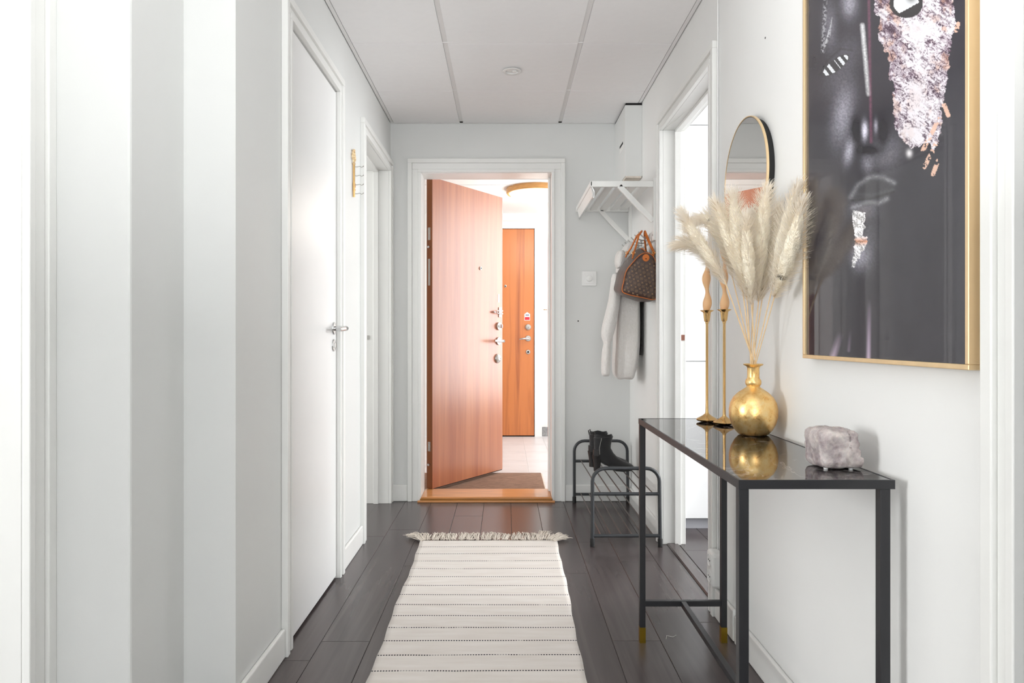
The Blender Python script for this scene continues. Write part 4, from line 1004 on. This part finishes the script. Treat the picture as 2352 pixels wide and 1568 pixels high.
lum = lum+(lum-g)*2.2; lum = np.clip(lum, .002, 1); Rr = lum*1.0+.002; Gg = lum*.97; Bb = lum*1.13+.007
def paint(mask, col):
    global Rr, Gg, Bb
    m_ = np.clip(mask, 0, 1); Rr = Rr*(1-m_)+col[0]*m_; Gg = Gg*(1-m_)+col[1]*m_; Bb = Bb*(1-m_)+col[2]*m_
sm = lambda d, w_: np.clip(1-d/w_, 0, 1)
# lips
for pts, w_, a_ in ((((1948, 452), (1965, 425), (1990, 408), (2003, 406), (2022, 408), (2046, 420)), 5, .20), (((1953, 476), (1985, 464), (2010, 466), (2030, 456)), 5, .24), (((1960, 445), (1995, 448), (2044, 436)), 4, .05)):
    paint(np.exp(-(pathd(pts)/(w_*1.1))**2)*a_*(.5+grain), (.75, .75, .80))
paint(sm(pathd(((1950, 460), (1995, 456), (2046, 440))), 4)*.9, (.004, .004, .006))
paint((polyin([(1950, 458), (1968, 425), (1990, 408), (2003, 407), (2024, 409), (2047, 424), (2036, 450), (2008, 470), (1975, 475)])*1.0)*.5*(.5+.6*grain), (.05, .05, .055))
# eye
ex = ((PX-1913)*math.cos(-.66)+(PY-150)*math.sin(-.66)); ey = (-(PX-1913)*math.sin(-.66)+(PY-150)*math.cos(-.66))
el = (ex/38)**2+(ey/13)**2
paint((el < 1)*1.0, (.03, .03, .035)); paint(((el < .86) & (np.sin(ex*.42+.8) > .05) & (np.abs(ex) > 4))*.95, (.82, .84, .88))
paint(sm(pathd(((1876, 172), (1895, 138), (1925, 112), (1950, 116))), 4)*.5, (.002, .002, .003))
for k in range(9): paint(sm(pathd(((1884+k*2, 118-k*4), (1893+k*1.5, 88-k*6))), 1.8)*.35*(grain > .35), (.7, .7, .74))
paint(sm(seg(1890, 0, 1884, 118)[0], 6)*(grain > .52)*.6, (.6, .6, .64))
# nose bridge streaks
d, t = seg(1974, 58, 1988, 216); paint(sm(d, 7)*(.5+.9*grain)*.95*(1-.35*t), (.86, .86, .88))
d, t = seg(1988, -60, 1994, 326); paint(sm(d, 5)*.65*(.5+.8*grain), (.22, .07, .13))
# flaking leaf patch
C5 = lambda L_: [(1820+.306*a, .306*b_) for a, b_ in L_]
patch = polyin([(1995, -140), (1998, -60)]+C5([(600, 0), (590, 90), (640, 130), (620, 250), (650, 350), (700, 420), (700, 590), (735, 620), (730, 760), (750, 960), (800, 1060), (870, 1115), (1000, 1070), (1040, 1130), (1080, 1000), (1100, 880), (1095, 780), (1140, 600), (1155, 380), (1190, 200), (1185, 0)])+[(2186, -80), (2170, -150)])
n1 = fbm(PX/16, PY/13, 21, 4); n2 = fbm(PX/9+n1*7, PY/10+n1*5, 31, 3); n3 = fbm(PX/28, PY/34, 41, 3)
cr = np.abs(n2-.5)*2; edge = np.clip((np.abs(PX-2098)/78), 0, 1)
white = np.clip(.76+1.4*(n3-.5)-.6*(edge-.35)+(cr-.2)*1.5, 0, .9)
pr = np.stack([.08+.78*white, .045+.78*white**1.15, .07+.79*white**1.05])
org = np.clip((fbm(PX/15, PY/22, 51, 3)-.52)*5, 0, 1)*np.clip(edge*1.5, .25, 1)*.55
pr = pr*(1-org)+np.array([.72, .33, .16])[:, None, None]*org*(.4+.8*cr)
crk = np.clip(1.4-cr/.11, 0, 1)*np.clip(.35+edge*1.1-(n3-.5)*3, .12, .97)
for i_, A in enumerate((Rr, Gg, Bb)):
    val = pr[i_]*(1-crk)+(.05, .02, .045)[i_]*crk; A[...] = np.where(patch, val, A)
e2 = ((PX-2074)/34)**2+((PY-8)/30)**2; rot_ = (PX-2070)*.55+(PY-8)
paint((e2 < 1.25)*1.0, (.02, .018, .02)); paint(((e2 < .72) & (rot_ < 16))*1.0, (.80, .82, .84)); paint(blob(2085, -8, 12, 14)*1.0, (.05, .05, .06))
for pts in (((2112, 345), (2135, 300), (2150, 270)), ((2115, 383), (2130, 355), (2142, 330)), ((2170, 265), (2160, 240)), ((2135, 400), (2146, 370)), ((2188, 70), (2192, 55))):
    paint((sm(pathd(pts), 7) > .3)*(n2 > .42)*.9, (.78, .50, .38))
paint(blob(2081, 352, 6, 8)*.95, (.85, .82, .84)); paint(blob(2068, 180, 0.1, .1), (0, 0, 0))
# chin patch
C6 = lambda L_: [(1820+.306*a, 420+.306*b_) for a, b_ in L_]
ch = polyin(C6([(425, 215), (520, 215), (515, 330), (500, 400), (545, 410), (530, 480), (490, 520), (440, 645), (420, 640), (440, 500), (450, 410), (425, 330)]))
orr = np.clip(1-np.abs(PY-554)/12, 0, 1)
for i_, A in enumerate((Rr, Gg, Bb)): A[...] = np.where(ch, (np.array([.9, .88, .9])[i_]*(1-orr)+np.array([.62, .26, .14])[i_]*orr)*(.25+.9*np.clip(cr*3, 0, 1)), A)
# soft light streaks at the foot of the print
for (ax, ay, bx, by, w_, a_) in ((1925, 762, 1908, 816, 8, .55), (1947, 755, 1943, 805, 4, .22), (1990, 685, 1988, 824, 5, .75)):
    d, t = seg(ax, ay, bx, by); paint(sm(d, w_*1.3)*t*a_, (.68, .52, .70))
paint(((np.abs(PX-2212) < 1.6) & (np.abs(np.sin(PY/2.3)) > .6) & (PY > 355) & (PY < 440))*.5, (.5, .5, .5))
cols = np.stack([Rr, Gg, Bb, np.ones_like(Rr)], -1).reshape(-1, 4).astype(np.float32)
me = bpy.data.meshes.new('print_sheet'); nv = (NU+1)*(NV+1); co_ = np.stack([np.full(YY.shape, XP+.006), YY, ZZ], -1).reshape(-1, 3)
me.vertices.add(nv); me.vertices.foreach_set('co', co_.ravel()); ii, jj_ = np.meshgrid(np.arange(NU), np.arange(NV)); k0 = (jj_*(NU+1)+ii).ravel()
F_ = np.stack([k0, k0+NU+1, k0+NU+2, k0+1], 1); me.loops.add(F_.size); me.loops.foreach_set('vertex_index', F_.ravel().astype(np.int32)); me.polygons.add(len(F_)); me.polygons.foreach_set('loop_start', np.arange(0, F_.size, 4, dtype=np.int32))
me.update(calc_edges=True); at = me.color_attributes.new('print', 'FLOAT_COLOR', 'POINT'); at.data.foreach_set('color', cols.ravel()); me.materials.append(M['print'])
o = bpy.data.objects.new('print_sheet', me); COL.objects.link(o); o.parent = po; o['label'] = 'glazed dark portrait print'
